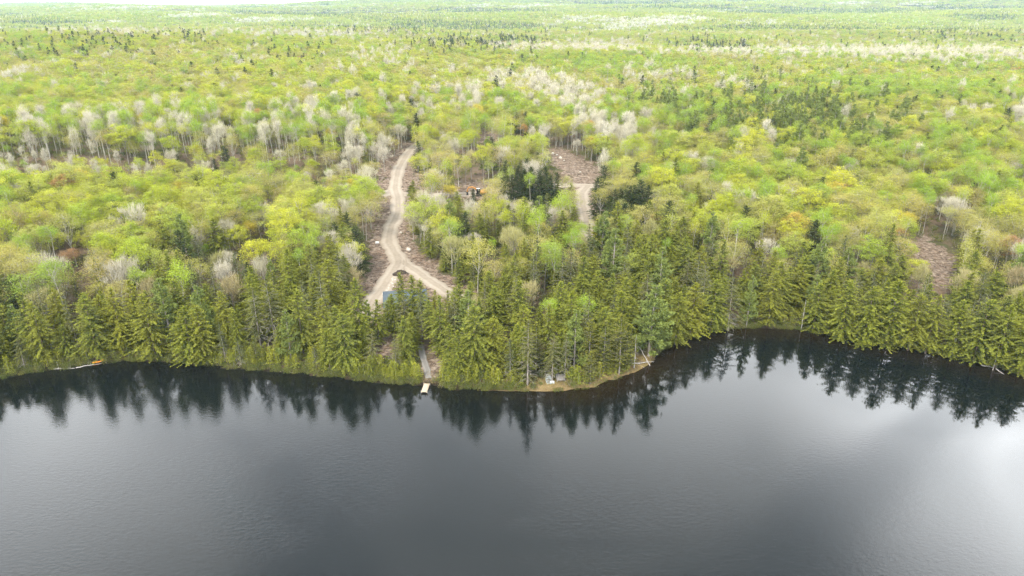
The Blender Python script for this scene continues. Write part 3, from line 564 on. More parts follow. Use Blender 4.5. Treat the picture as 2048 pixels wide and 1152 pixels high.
# middle distance: the same trees with fewer, larger leaves
MID = {
 'maple': [(hardwood(700+i, h, R, c, 36, 24, 0.52, limbs=5), h, R) for i, (h, R, c, n) in enumerate(HW)],
 'beech': [(hardwood(720+i, h, R, c, 34, 19, 0.48, limbs=5, spread=1.2), h, R) for i, (h, R, c, n) in enumerate(HW[:4])],
 'aspen': [(hardwood(740+i, h, R, c, 26, 22, 0.46, limbs=4, mode='pole', flat=.8), h, R) for i, (h, R, c) in enumerate([(15, 2.7, .45), (16, 2.5, .5), (14, 2.9, .4)])],
 'silver': [(hardwood(760+i, h, R, c, 24, 9, 0.45, limbs=5, twig=True, fleck=6, up=1.1, twlen=1.9, twid=.06, mode='pole'), h, R) for i, (h, R, c) in enumerate([(15, 2.1, .36), (16, 1.9, .42), (14, 2.4, .32)])],
 'bare': [(hardwood(780+i, h, R, c, 24, 9, 0.5, limbs=6, twig=True, fleck=0, up=.6, twlen=1.7, twid=.07), h, R) for i, (h, R, c) in enumerate([(12, 3.0, .35), (13, 3.2, .4)])],
 'gold': [(hardwood(790, 12, 3.8, .42, 28, 15, 0.7, limbs=5), 12, 3.8)],
 'rust': [(hardwood(791, 12, 3.8, .42, 28, 13, 0.7, limbs=5), 12, 3.8)],
 'pine': [(conifer(800+i, h, R, base=.15, step=0.95, nb=5, droop=.1, rise=.3, spray=1.2, wid=.32, power=.6, dens=.5, ragged=.35), h, R) for i, (h, R) in enumerate([(16, 3.4), (18, 3.0)])],
 'hemlock': [(conifer(810+i, h, R, base=.06, step=0.85, nb=5.5, droop=.35, rise=.15, spray=1.1, wid=.30, power=.8, dens=.5), h, R) for i, (h, R) in enumerate([(14, 2.8), (15, 2.6), (13, 2.9)])],
 'spruce': [(conifer(820+i, h, R, base=.1, step=0.85, nb=5, droop=.3, rise=.1, spray=.9, wid=.26, power=.7, dens=.5), h, R) for i, (h, R) in enumerate([(14, 1.9), (16, 1.7)])],
 'dark_conifer': [(conifer(830+i, h, R, base=.06, step=0.85, nb=5.5, droop=.25, rise=.2, spray=1.1, wid=.32, power=.75, dens=.5), h, R) for i, (h, R) in enumerate([(14, 2.8), (16, 2.4), (12, 2.6)])],
}
MM = {'maple': ('bark_grey', ['maple_leaves', 'bark_grey']), 'beech': ('bark_pale', ['beech_leaves', 'bark_pale']), 'aspen': ('bark_pale', ['aspen_leaves', 'bark_pale']), 'silver': ('bark_pale', ['grey_twigs', 'bark_pale', 'silver_leaves']), 'bare': ('bark_pale', ['grey_twigs', 'bark_pale', 'grey_twigs']), 'gold': ('bark_grey', ['gold_leaves', 'bark_grey']), 'rust': ('bark_grey', ['rust_leaves', 'bark_grey']), 'pine': ('bark_grey', ['pine_needles', 'bark_grey']), 'hemlock': ('bark_brown', ['hemlock_needles', 'bark_brown']), 'spruce': ('bark_grey', ['spruce_needles', 'dead_twigs']), 'dark_conifer': ('bark_brown', ['dark_needles', 'bark_brown'])}
for kk, v in MID.items(): register('mid_'+kk, v, *MM[kk], lod=True)

# ------------------------------------------------------------------ where the trees stand
# pictures of openings: no crown may stand in front of these pieces of ground
VIS = [
 [(772,562),(800,515),(775,492),(768,478),(775,452),(786,420),(785,400),(766,392),(768,376),(786,362),(792,335),(802,312),(822,306),(816,330),(808,352),(806,378),(812,398),(808,425),(802,455),(800,485),(812,512),(850,545),(880,572),(868,584),(838,565),(812,542),(790,566),(764,604),(742,604)],
 [(1092,306),(1112,300),(1150,314),(1192,336),(1200,350),(1184,368),(1184,400),(1186,440),(1162,440),(1152,372),(1142,362),(1122,334)],
 [(1834,482),(1848,478),(1885,506),(1910,530),(1900,578),(1882,570),(1866,545),(1838,512)],
 [(772,590),(784,564),(794,564),(794,590)],
 [(928,376),(937,376),(937,391),(928,391)],[(950,375),(968,375),(964,391),(952,391)],
 [(836,704),(852,704),(862,766),(840,788),(846,760)],[(856,700),(872,702),(880,742),(862,748)],
 [(1089,742),(1130,742),(1130,772),(1089,772)],
 [(190,716),(208,716),(208,732),(190,732)],
 [(812,488),(832,488),(850,520),(880,548),(900,575),(880,572),(840,545),(815,515)],
 [(748,478),(762,478),(762,492),(748,492)],[(742,500),(760,500),(772,520),(760,560),(735,590),(725,580),(745,540)],
 [(760,665),(780,665),(780,705),(764,705)],
 [(795,535),(812,535),(808,552),(792,556)],[(1255,690),(1312,715),(1306,740),(1262,738)],
 [(965,262),(985,262),(985,274),(965,274)],
]
VIS = [(p, None) for p in VIS]
# crowns that show whole: nothing may stand before them (second value: their foot in the picture)
VIS += [([(1015,332),(1105,332),(1108,385),(1020,385)],416),([(970,480),(1000,480),(1000,502),(970,502)],520),([(484,444),(527,444),(523,466),(487,466)],497),([(130,500),(172,500),(170,522),(132,522)],555),([(1032,250),(1060,250),(1058,266),(1036,266)],288),([(1272,580),(1324,580),(1328,680),(1276,690)],712),([(1480,560),(1505,560),(1508,640),(1478,640)],657),([(513,640),(532,640),(532,690),(516,690)],697),([(406,490),(430,490),(428,508),(408,508)],530),([(1200,462),(1246,462),(1248,505),(1198,505)],598)]
HOUSE = np.array(hit(812, 618)); HX, HY = float(HOUSE[0]), float(HOUSE[1])
EXC = hit(958, 388)
def blocked(x, y):
    b = polydist(x, y, ROADS['main']) < 4.6
    for k, w in (('right', 4.2), ('cross', 4.2), ('spur', 4.4), ('leftspur', 5.5)): b |= polydist(x, y, ROADS[k]) < w
    b |= polydist(x, y, PATH) < 1.6
    b |= (np.abs(x-HX) < 7.0) & (np.abs(y-HY) < 7.5)
    b |= np.hypot((x-PX-20)/85, (y-PY-8)/48) < 1
    for c in CLEAR[:2]: b |= inpoly(x, y, c) & (rng.random(np.shape(x)) < .93)
    b |= np.hypot(x-EXC[0], y-EXC[1]) < 6.5
    return b
def hides(x, y, z, h, r, zone=None):
    """True where a tree of that size would stand in front of one of the openings"""
    out = np.zeros(np.shape(x), bool); bx, by, _ = project(x, y, z)
    pts = []
    for f in (0.12, 0.3, 0.5, 0.68, 0.84, 0.97):
        qx, qy, q = project(x, y, z+h*f); w = F*r/q*(1-0.75*abs(f-0.35)*1.3)*0.8
        for s in (-1, -0.5, 0, 0.5, 1): pts.append((qx+s*w, qy))
    for poly, foot in VIS:
        P = np.array(poly); ymin = P[:, 1].min() if foot is None else foot-6; x0, x1, y1 = P[:, 0].min(), P[:, 0].max(), P[:, 1].max()
        cand = np.where((by > ymin+2) & (bx > x0-80) & (bx < x1+80) & (by < y1+230))[0]
        if len(cand) == 0: continue
        hitm = np.zeros(len(cand), bool)
        for qx, qy in pts: hitm |= inpoly(qx[cand], qy[cand], poly)
        out[cand] |= hitm
    return out
TREES = []   # (kind, variant, x, y, z, scale_xy, scale_z, rot, hero label or None)
def pick(kind): return int(rng.integers(0, len(SPEC[kind])))
# trees one can point at: (kind, variant, base px, base py, top py, width factor, label)
HERO = [
 ('pine',0,1297,712,566,1.25,'tall spreading white pine at the tip of the wooded point'),
 ('pine',1,1492,656,552,0.75,'bright green young pine with dead lower branches over the cove water'),
 ('spruce',1,160,706,598,1.0,'thin spruce with long bare grey trunk behind the driftwood'),
 ('spruce',0,522,697,574,1.15,'olive spruce with bare pale lower trunk above the cedar thicket'),
 ('hemlock',1,95,724,604,1,None),('hemlock',0,198,716,586,1,None),('hemlock',3,250,706,575,1,None),('hemlock',0,312,716,588,1,None),('hemlock',2,385,724,614,1.1,None),('hemlock',4,412,722,610,1,None),
 ('hemlock',3,458,700,584,1,None),('spruce',2,552,690,564,1.1,None),('hemlock',5,607,706,578,1,None),('hemlock',6,655,716,598,.9,None),('hemlock',0,682,722,612,1,None),('hemlock',3,724,700,556,.9,None),('hemlock',2,694,738,626,1,None),
 ('hemlock',5,812,730,632,.85,None),('hemlock',1,790,668,588,1,None),('hemlock',0,901,748,648,.85,None),('hemlock',5,950,744,613,1.1,None),('hemlock',2,990,740,638,1.1,None),('hemlock',6,862,690,600,1,None),('spruce',0,845,680,590,1.0,None),('hemlock',0,806,650,545,.8,None),('hemlock',4,828,648,550,.8,None),('hemlock',2,846,652,560,.8,None),('hemlock',5,782,664,594,1.1,None),('spruce',2,812,672,590,1.1,None),('hemlock',3,872,655,580,.8,None),('hemlock',1,758,690,600,1,None),
 ('spruce',3,1055,770,640,1.0,'sparse grey-trunked spruce standing on the grassy bank beside the boat'),('spruce',2,1104,764,672,1.0,None),('spruce',0,1130,757,668,.9,None),
 ('cedar',0,1177,744,640,1,None),('cedar',3,1206,748,642,1,None),('cedar',1,1238,748,630,1.0,None),('cedar',2,1250,742,650,1,None),('cedar',2,1180,768,704,1.05,'low bushy yellow-green cedar on the tan bank of the point'),('cedar',1,1218,720,636,1,None),
 ('snag',0,1268,736,668,1,'bare grey snag on the tip of the point by the fallen logs'),('snag',1,1602,660,598,1,'bare grey snag leaning over the back of the cove'),
 ('hemlock',1,1535,652,543,1,None),('spruce',2,1455,662,556,1,None),('hemlock',2,1420,664,560,1.1,None),('hemlock',0,1380,676,566,1.15,None),('hemlock',5,1350,690,585,1.1,None),('hemlock',4,1625,664,566,1,None),
 ('hemlock',0,1680,680,560,1.1,None),('hemlock',2,1725,690,575,1.1,None),('hemlock',4,1770,694,560,1.1,None),('hemlock',5,1815,702,588,1.1,None),('hemlock',1,1850,708,590,1,None),('hemlock',0,1900,715,600,1,None),('hemlock',2,1945,725,600,1.1,None),('hemlock',3,1990,738,610,1,None),('hemlock',5,2035,750,640,1.1,None),
 ('snag',2,1905,712,645,1,'silvery dead spruce top among the hemlocks of the cove shore'),('snag',1,1985,742,690,.8,None),
 ('lime',0,985,520,476,0.62,'vivid lime green round maple among dark conifers'),
 ('gold',0,505,497,440,0.95,'golden orange maple rising above the hemlock belt'),
 ('rust',0,150,555,496,0.95,'rusty red budding maple behind the lakeshore hemlocks'),
 ('rust',1,1047,288,246,0.8,'copper red maple at the far clearing edge'),
 ('rust',0,1276,324,278,0.9,'copper tinted maple below the row of silvery poplars'),
 ('gold',1,88,575,520,0.8,'yellow gold maple at the edge of the hemlock belt'),
 ('lime',1,418,530,486,0.7,'bright yellow-green maple above the bare grey trees'),
 ('pine',2,1222,598,455,1.0,'broad white pine rising above the hemlocks beyond the point'),
 ('dark_conifer',0,1035,400,330,1,None),('dark_conifer',1,1062,410,335,1,None),('dark_conifer',2,1090,404,334,1,None),('dark_conifer',0,1012,392,322,.8,None),('dark_conifer',1,1100,420,352,1,None),
 ('dark_conifer',2,1048,408,340,1,None),('dark_conifer',0,1080,416,345,1,None),('dark_conifer',1,1024,412,350,1,None),('dark_conifer',2,1113,414,346,.9,None),('dark_conifer',1,1050,392,325,1,None),
 ('aspen',0,1060,418,342,0.9,'fresh green poplar with pale trunk amid the dark conifer clump'),
 ('dark_conifer',1,947,408,378,1.3,'small dense dark spruce in front of the excavator'),
 ('dark_conifer',0,822,392,371,1.6,'small dark bushy spruce at the road bend'),
 ('dark_conifer',2,700,505,426,.9,None),('dark_conifer',0,678,520,445,.9,None),('dark_conifer',1,330,490,428,.9,None),('dark_conifer',2,720,530,455,.9,None),
 ('dark_conifer',0,1082,305,258,.8,None),('dark_conifer',2,1206,312,290,.7,None),
 ('dark_conifer',2,1205,410,332,1.0,None),('dark_conifer',1,1192,440,356,.9,None),('dark_conifer',0,1240,440,375,1,None),('dark_conifer',2,1275,455,390,1,None),('dark_conifer',1,1220,470,395,.9,None),
 ('budding',0,310,640,558,0.9,'reddish bare many-stemmed tree among the lakeshore hemlocks'),('budding',1,355,640,570,0.9,None),('bare',3,455,600,520,1,'pale bare grey tree with forked limbs above the hemlocks'),('bare',1,525,590,520,.9,None),
 ('budding',2,1550,560,508,.9,None),('budding',0,1830,600,530,.85,'pale yellow budding bush tree below the slash clearing'),
 ('dark_conifer',2,1044,142,108,1.1,'lone dark spruce tower before the valley pond'),('dark_conifer',0,1294,145,114,1.2,'tall dark pine above the bright poplar stand'),('dark_conifer',1,1220,140,117,1.2,None),('dark_conifer',2,1484,112,78,1.2,'solitary tall spruce on the far flat'),
 ('dark_conifer',1,548,188,138,1.2,None),('dark_conifer',0,352,90,66,1.5,None),
]
hero_rows = []
for kind, v, px, py, top, wf, lab in HERO:
    p = hit(px, py); d = math.hypot(p[0], p[1]); r = ray(px, top); tt_ = p[1]/r[1]; hh = max(1.0, CAMZ+r[2]*tt_-p[2])
    nh = SPEC[kind][v][3]; sc = hh/nh
    hero_rows.append((kind, v, p[0], p[1], p[2], sc*wf if kind not in ('dark_conifer',) else sc*wf, sc, rng.random()*6.28, lab))
TREES += hero_rows
HXY = np.array([(t[2], t[3], SPEC[t[0]][t[1]][4]*t[5]) for t in hero_rows])

def E(px, py, cx, cy_, rx, ry): return np.exp(-((px-cx)/rx)**2-((py-cy_)/ry)**2)
def weights(px, py, x, y):
    """relative share of each kind at a place, following the stands of the photographed forest"""
    n = len(px); W = {k: np.zeros(n) for k in ('hemlock','spruce','cedar','pine','dark_conifer','maple','beech','aspen','pole','silver','bare','budding','gold','rust')}
    edge = np.interp(px, [0,120,200,300,340,450,560,690,740,760,850,900,1000,1100,1180,1250,1330,1420,1500,1600,1700,1800,1850,1900,2048], [575,555,535,500,455,485,485,470,480,560,440,435,435,435,430,430,445,475,495,505,500,500,530,550,515])
    con = 1/(1+np.exp(-(py-edge)/9.0)); deep = 1/(1+np.exp(-(py-edge-60)/12.0))
    W['hemlock'] += con*(0.9+2.2*deep); W['spruce'] += con*(0.35+0.5*deep); W['cedar'] += con*0.3+con*2.5*E(px, py, 1215, 690, 60, 50); W['pine'] += con*0.22; W['dark_conifer'] += con*0.14*(1-deep)
    W['bare'] += con*0.20*(1-deep)+con*0.02; W['budding'] += con*0.22*(1-deep)+0.07*con; W['aspen'] += con*0.16*(1-deep)+.12*con; W['beech'] += con*0.25*(1-deep); W['maple'] += con*0.12*(1-deep)
    h = 1-con
    pt = con*(E(px, py, 1010, 520, 190, 65)+.6*E(px, py, 250, 560, 260, 40)); W['beech'] += .5*pt; W['aspen'] += .55*pt; W['budding'] += .4*pt; W['maple'] += .35*pt
    midcen = E(px, py, 1020, 430, 190, 75)
    W['maple'] += h*1.0; W['beech'] += h*1.0; W['aspen'] += h*0.22; W['pole'] += h*0.3*(py > 230); W['silver'] += h*0.025; W['bare'] += h*0.14; W['gold'] += h*0.02; W['rust'] += h*0.012
    W['hemlock'] += h*(0.9*midcen+.08*(py > 300)); W['dark_conifer'] += h*.05*(py > 300); W['pine'] += h*0.4*midcen; W['bare'] += h*0.4*midcen; W['budding'] += h*0.3*midcen
    # scattered dark conifers on the upper slopes
    W['dark_conifer'] += 1.0*h*(0.05*(py < 330)+0.55*E(px, py, 140, 100, 150, 28)+0.30*E(px, py, 420, 120, 260, 30)+0.16*E(px, py, 330, 180, 300, 60)+2.2*E(px, py, 1420, 92, 60, 12)+0.45*E(px, py, 1800, 90, 300, 18)+0.08*E(px, py, 1900, 180, 200, 60))
    # mixed pine and hemlock slope
    mx = E(px, py, 1560, 245, 190, 52)+0.7*E(px, py, 1380, 225, 80, 30)+0.6*E(px, py, 1720, 285, 90, 30)
    W['pine'] += h*1.5*mx; W['hemlock'] += h*0.35*mx; W['dark_conifer'] += h*0.16*mx; W['spruce'] += h*0.25*mx
    for k in W: 
        if k in ('maple', 'beech', 'aspen', 'pole'): W[k] *= 1-0.45*np.clip(mx, 0, 1)
    W['bare'] += h*7*E(px, py, 1120, 97, 120, 7); W['dark_conifer'] += h*5*E(px, py, 920, 94, 75, 9)+h*3*E(px, py, 1030, 90, 60, 8)+h*3*E(px, py, 740, 68, 110, 5)
    W['dark_conifer'] += h*3.0*E(px, py, 1250, 410, 60, 40)+6*E(px, py, 1062, 372, 45, 30)
    # silvery poplars and bare stands
    sv = 0
    for c in [(40,335,65,45,7),(140,312,110,26,7),(345,268,62,26,8),(430,272,28,26,8),(605,228,45,14,6),(180,262,34,20,6),(690,290,26,45,6),(735,320,55,55,3.5),(1105,185,70,26,9),(1165,212,40,24,8),(1240,262,70,20,11),(1508,288,34,20,8),(1720,112,230,9,9),(1960,125,120,9,7),(1290,152,60,10,6),(1480,184,50,8,5),(1030,160,60,14,2),(940,195,40,28,2.5),(840,215,50,28,2.5),(1330,162,50,9,5),(220,68,90,5,6),(600,72,140,6,6),(1420,112,70,6,4),(2030,250,40,30,3),(60,160,50,30,1.2),(760,120,60,20,1.5),(620,190,90,30,.5),(1880,230,80,20,1)]:
        sv = sv+c[4]*E(px, py, *c[:4])
    sv = sv*.42; W['silver'] += h*sv*0.8; W['bare'] += h*sv*0.2
    # fresh green poplar stands
    gr = 1.6*E(px, py, 1290, 135, 180, 18)+2.2*E(px, py, 1960, 365, 110, 55)+1.2*E(px, py, 1350, 210, 130, 40)+1.2*E(px, py, 650, 300, 70, 26)+1.3*E(px, py, 1750, 170, 260, 40)+.8*E(px, py, 720, 250, 120, 30)+1.2*E(px, py, 1900, 300, 120, 40)
    W['aspen'] += h*gr*1.3
    # golden and yellow stands
    W['gold'] += .4*h*(0.9*E(px, py, 1640, 420, 170, 40)+.25*E(px, py, 150, 400, 200, 60)+.3*E(px, py, 850, 250, 60, 40)+.25*E(px, py, 1240, 350, 90, 40)); W['maple'] += h*(0.9*E(px, py, 1650, 420, 200, 60)+0.9*E(px, py, 300, 400, 330, 70))
    sa = np.sin(x/47+1.6*np.sin(y/61))+np.sin(y/53+1.4*np.sin(x/72+1)); sb = np.sin(x/68+1.9*np.sin(y/49+2))+np.sin(y/77+1.2*np.sin(x/41)); sd = np.sin(x/130+1.2*np.sin(y/170))+np.sin(y/120+1.5*np.sin(x/160+2))
    W['aspen'] *= np.exp(.7*sa); W['beech'] *= np.exp(.5*sb); W['bare'] *= np.exp(.5*np.clip(sb-sa, -2, 2)); W['dark_conifer'] *= np.where(py < 330, np.exp(.8*sd), 1)
    wall = sm(292, 300, y)*sm(345, 330, y)*sm(-52, -75, x); W['pole'] += 1.7*wall; W['silver'] += .8*wall; W['aspen'] += 1.2*wall; W['maple'] *= 1-.8*wall; W['beech'] *= 1-.6*wall
    # thin woods round the clearing
    th = E(px, py, 930, 320, 110, 60)+E(px, py, 1890, 430, 60, 40)
    W['pole'] += h*2.0*th; W['budding'] += h*1.0*th; W['bare'] += h*0.6*th; W['beech'] += h*0.8*th
    return W
def scatter(x0, x1, y0, y1, sp, jit=0.85):
    xs = np.arange(x0, x1, sp); ys = np.arange(y0, y1, sp*0.95); X, Y = np.meshgrid(xs, ys); X = X+(np.arange(len(ys)) % 2)[:, None]*sp/2
    X = X.ravel()+(rng.random(X.size)-.5)*sp*jit; Y = Y.ravel()+(rng.random(Y.size)-.5)*sp*jit; return X, Y
CONIF = ('hemlock', 'spruce', 'cedar', 'pine', 'dark_conifer')
def plant(y0, y1, sp, mid=False, grow=1.0):
    wmax = 0.92*y1+70; X, Y = scatter(-wmax, wmax, y0, y1, sp)
    k = (np.abs(X) < 0.92*Y+60); X, Y = X[k], Y[k]
    s = sdist(X, Y); k = s > 0.5; X, Y, s = X[k], Y[k], s[k]
    Z = terrain(X, Y, s); k = ~blocked(X, Y); X, Y, Z, s = X[k], Y[k], Z[k], s[k]
    px, py, _ = project(X, Y, Z+8.5)
    W = weights(np.clip(px, -150, 2200), py, X, Y); names = list(W); M = np.stack([W[n] for n in names], 1)
    if not mid: M[s < 9] *= np.array([1.0 if n in CONIF else 0.05 for n in names])
    cum = np.cumsum(M/M.sum(1, keepdims=True), 1); kid = (rng.random(len(X))[:, None] > cum).sum(1).clip(0, len(names)-1)
    con = np.isin(kid, [names.index(c) for c in CONIF])
    thin = np.clip(E(px, py, 930, 320, 110, 62)+0.9*E(px, py, 1890, 435, 50, 50)+.8*E(px, py, 770, 330, 60, 60), 0, 1)
    acc = np.where(con, 0.92, 0.74)*(1-0.55*thin)
    if mid: acc = np.where(con, 0.95, 0.9)
    k = rng.random(len(X)) < acc; X, Y, Z, s, kid, con = X[k], Y[k], Z[k], s[k], kid[k], con[k]
    kinds = np.array(names)[kid]; var = np.zeros(len(X), int); nh = np.zeros(len(X)); nr = np.zeros(len(X))
    for kd in set(kinds):
        q = np.where(kinds == kd)[0]; kk = 'mid_'+kd if mid and 'mid_'+kd in SPEC else ('mid_maple' if mid else kd)
        var[q] = rng.integers(0, len(SPEC[kk]), len(q)); nh[q] = np.array([v[3] for v in SPEC[kk]])[var[q]]; nr[q] = np.array([v[4] for v in SPEC[kk]])[var[q]]
    sc = grow*np.where(con, 0.56+0.60*rng.random(len(X)), 0.72+0.46*rng.random(len(X))); sc = np.where(con & (s < 60), sc*(0.62+0.38*sm(0, 7, s)+.25*((X > 36) | (X < -75))*sm(7, 0, s)), sc*1.04)
    front = (X < -58) & (Y > 252) & (Y < 288); sc = np.where(front, sc*.6, sc)
    sxy = sc*(0.88+0.3*rng.random(len(X)))*np.where((kinds == 'dark_conifer') & mid, 1.45, 1.0)
    # thin out what crowds the named trees or stands in an opening
    k = np.ones(len(X), bool)
    if y0 < 500:
        for hx, hy, hr in HXY:
            k &= np.hypot(X-hx, Y-hy) > (0.55*hr+0.35*np.minimum(nr*sxy, 3))
        k &= ~hides(X, Y, Z, nh*sc, nr*sxy)
    for i in np.where(k)[0]:
        kd = kinds[i]; kk = ('mid_'+kd if 'mid_'+kd in SPEC else 'mid_maple') if mid else kd
        TREES.append((kk, int(var[i]), X[i], Y[i], Z[i]-0.1, sxy[i], sc[i], rng.random()*6.28, None))
plant(100, 330, 4.45)
plant(330, 470, 4.4)
plant(470, 900, 5.4, True, 1.0)
plant(900, 1750, 7.5, True, 1.12)
# young cedars along the water and the bank
for px0, px1, n, out in ((430, 840, 250, 6.0), (862, 1045, 70, 6), (1135, 1290, 34, 4), (0, 430, 60, 3), (1320, 2048, 60, 2.5)):
    u = rng.random(n); xx = []
    for q in u:
        g_ = hit(px0+(px1-px0)*q, float(np.interp(px0+(px1-px0)*q, [a[0] for a in SH], [a[1] for a in SH]))); xx.append(g_[:2])
    xx = np.array(xx); X = xx[:, 0]; Y = xx[:, 1]+0.9+rng.random(n)**1.3*out; s = sdist(X, Y); Z = terrain(X, Y, s); sc = 0.55+0.75*rng.random(n)
    k = (s > 0.3) & ~blocked(X, Y) & ~hides(X, Y, Z, 3*sc, 0.8*sc)
    for i in np.where(k)[0]: TREES.append(('sapling', pick('sapling'), X[i], Y[i], Z[i]-0.05, sc[i]*1.1, sc[i], rng.random()*6.28, None))

# ------------------------------------------------------------------ trees as things, the remainder as stands
NAMES = {'hemlock': ('hemlock_tree', 'hemlock', 'dark green drooping hemlock'), 'spruce': ('spruce_tree', 'spruce', 'sparse olive spruce with dead grey twigs'), 'cedar': ('cedar_tree', 'cedar', 'narrow yellow-green cedar'), 'sapling': ('cedar_sapling', 'sapling', 'yellow-green young cedar'),
 'pine': ('pine_tree', 'pine', 'soft tufted blue-green pine'), 'dark_conifer': ('fir_tree', 'fir', 'very dark dense fir'), 'maple': ('maple_tree', 'maple', 'yellow-green broad-crowned maple'), 'beech': ('beech_tree', 'beech', 'tan-green beech with thin spring leaves'),
 'aspen': ('poplar_tree', 'poplar', 'fresh green poplar on pale trunk'), 'pole': ('young_maple', 'maple', 'pole-stemmed young maple with sparse top'), 'silver': ('silver_poplar', 'poplar', 'silvery white poplar in early bud'), 'bare': ('bare_tree', 'bare tree', 'leafless grey twiggy hardwood'),
 'budding': ('budding_tree', 'tree', 'olive budding many-twigged small tree'), 'gold': ('golden_maple', 'maple', 'golden yellow flowering maple'), 'rust': ('red_maple', 'maple', 'copper red budding maple'), 'lime': ('lime_maple', 'maple', 'lime green maple'), 'snag': ('dead_tree', 'dead tree', 'bare grey dead conifer')}
def where(x, y):
    """which neighbourhood each tree belongs to, in words"""
    s = sdist(x, y); out = np.full(len(x), 'beyond the straight gravel road', dtype=object); left = np.ones(len(x), bool)
    def put(m, txt): out[m & left] = txt; left[m] = False
    put((s < 8) & (x > 36), 'overhanging the cove'); put((s < 8) & (x > -2), 'on the tan bank of the point'); put((s < 8) & (x < -78), 'by the kayak and driftwood'); put(s < 8, 'on the shore beside the jetty')
    put(np.hypot(x-HX, y-HY) < 15, 'around the blue-roofed cabin')
    put((polydist(x, y, ROADS['main']) < 13) | (polydist(x, y, ROADS['right']) < 11), 'beside the winding gravel road')
    put(np.hypot(x-CLEAR[1][:, 0].mean(), y-CLEAR[1][:, 1].mean()) < 30, 'round the slash clearing above the cove')
    put(np.hypot(x-EXC[0], y-EXC[1]) < 32, 'near the orange excavator'); put(polydist(x, y, ROADS['spur']) < 14, 'beside the short gravel spur')
    put((s < 55) & (x > 36), 'in the belt behind the cove'); put((s < 55) & (x > -10), 'in the belt behind the point'); put((s < 55) & (x < -78), 'in the belt behind the kayak'); put(s < 55, 'in the belt behind the jetty shore')
    put(polydist(x, y, ROADS['cross']) < 15, 'along the straight gravel road'); put(y < shore_cross(x), 'between shore belt and straight road')
    for zone, lms, lead in (('between shore belt and straight road', LM_A, 'in the wood nearest '), ('beyond the straight gravel road', LM_B, 'beyond the road nearest ')):
        q = np.where(out == zone)[0]
        if len(q):
            d = np.stack([np.hypot(x[q]-p[0], y[q]-p[1]) for _, p in lms], 1).argmin(1)
            for k, i in enumerate(q): out[i] = lead+lms[d[k]][0]
    return out
def marks(L_): return [(n, hit(a, b)) for n, a, b in L_]
LM_A = marks([('the golden orange maple', 505, 497), ('the rusty red maple', 150, 555), ('the vivid lime maple', 985, 520), ('the large pale boulder', 818, 501), ('the dark fir clump', 1062, 410), ('the broad white pine', 1222, 598), ('the slash clearing', 1870, 540), ('the yellow gold maple', 88, 575), ('the white board', 755, 494), ('the gravel spur', 1171, 432)])
LM_B = marks([('the utility pole', 957, 262), ('the copper red maple', 1047, 288), ('the copper tinted maple', 1276, 324), ('the slash boulders', 1120, 317), ('the winding road head', 838, 288), ('the silvery trunk stand', 340, 330), ('the pine slope', 1560, 300), ('the lone hillside spruce', 548, 188), ('the green poplar stand', 1960, 420)])
def shore_cross(x): return np.interp(x, ROADS['cross'][:, 0], ROADS['cross'][:, 1])
by = {}
for t in TREES: by.setdefault(t[0], []).append(t)
rest = []
for kind, L_ in by.items():
    if kind.startswith('mid_'): rest += L_; continue
    A = np.array([(t[2], t[3], t[4], SPEC[kind][t[1]][3]*t[6]) for t in L_]); px, py, zc = project(A[:, 0], A[:, 1], A[:, 2]+A[:, 3]*.6)
    size = A[:, 3]/zc*((px > -25) & (px < 2073))+10*np.array([t[8] is not None for t in L_])
    order = np.argsort(-size); top = [i for i in order[:298] if size[i] > 0]; sel = set(top)
    nm, cat, lab = NAMES[kind]; wh = where(A[:, 0], A[:, 1])
    for i in top:
        _, v, x, y, z, sxy, sz, rot, hl = L_[i]; tm, cm, jm, nh, nr = SPEC[kind][v]
        size_word = 'tall ' if sz > 1.05 else ('small ' if sz < .74 else 'middling ')
        lb = hl or (size_word+lab+' '+wh[i])
        root = link(nm, None, loc=(x, y, z), rz=rot, label=lb, cat=cat, group=None if hl else lb); root.scale = (sxy, sxy, sz); root.empty_display_size = 0.5
        link('trunk', tm, root); link('crown', cm, root)
    rest += [t for i, t in enumerate(L_) if i not in sel]
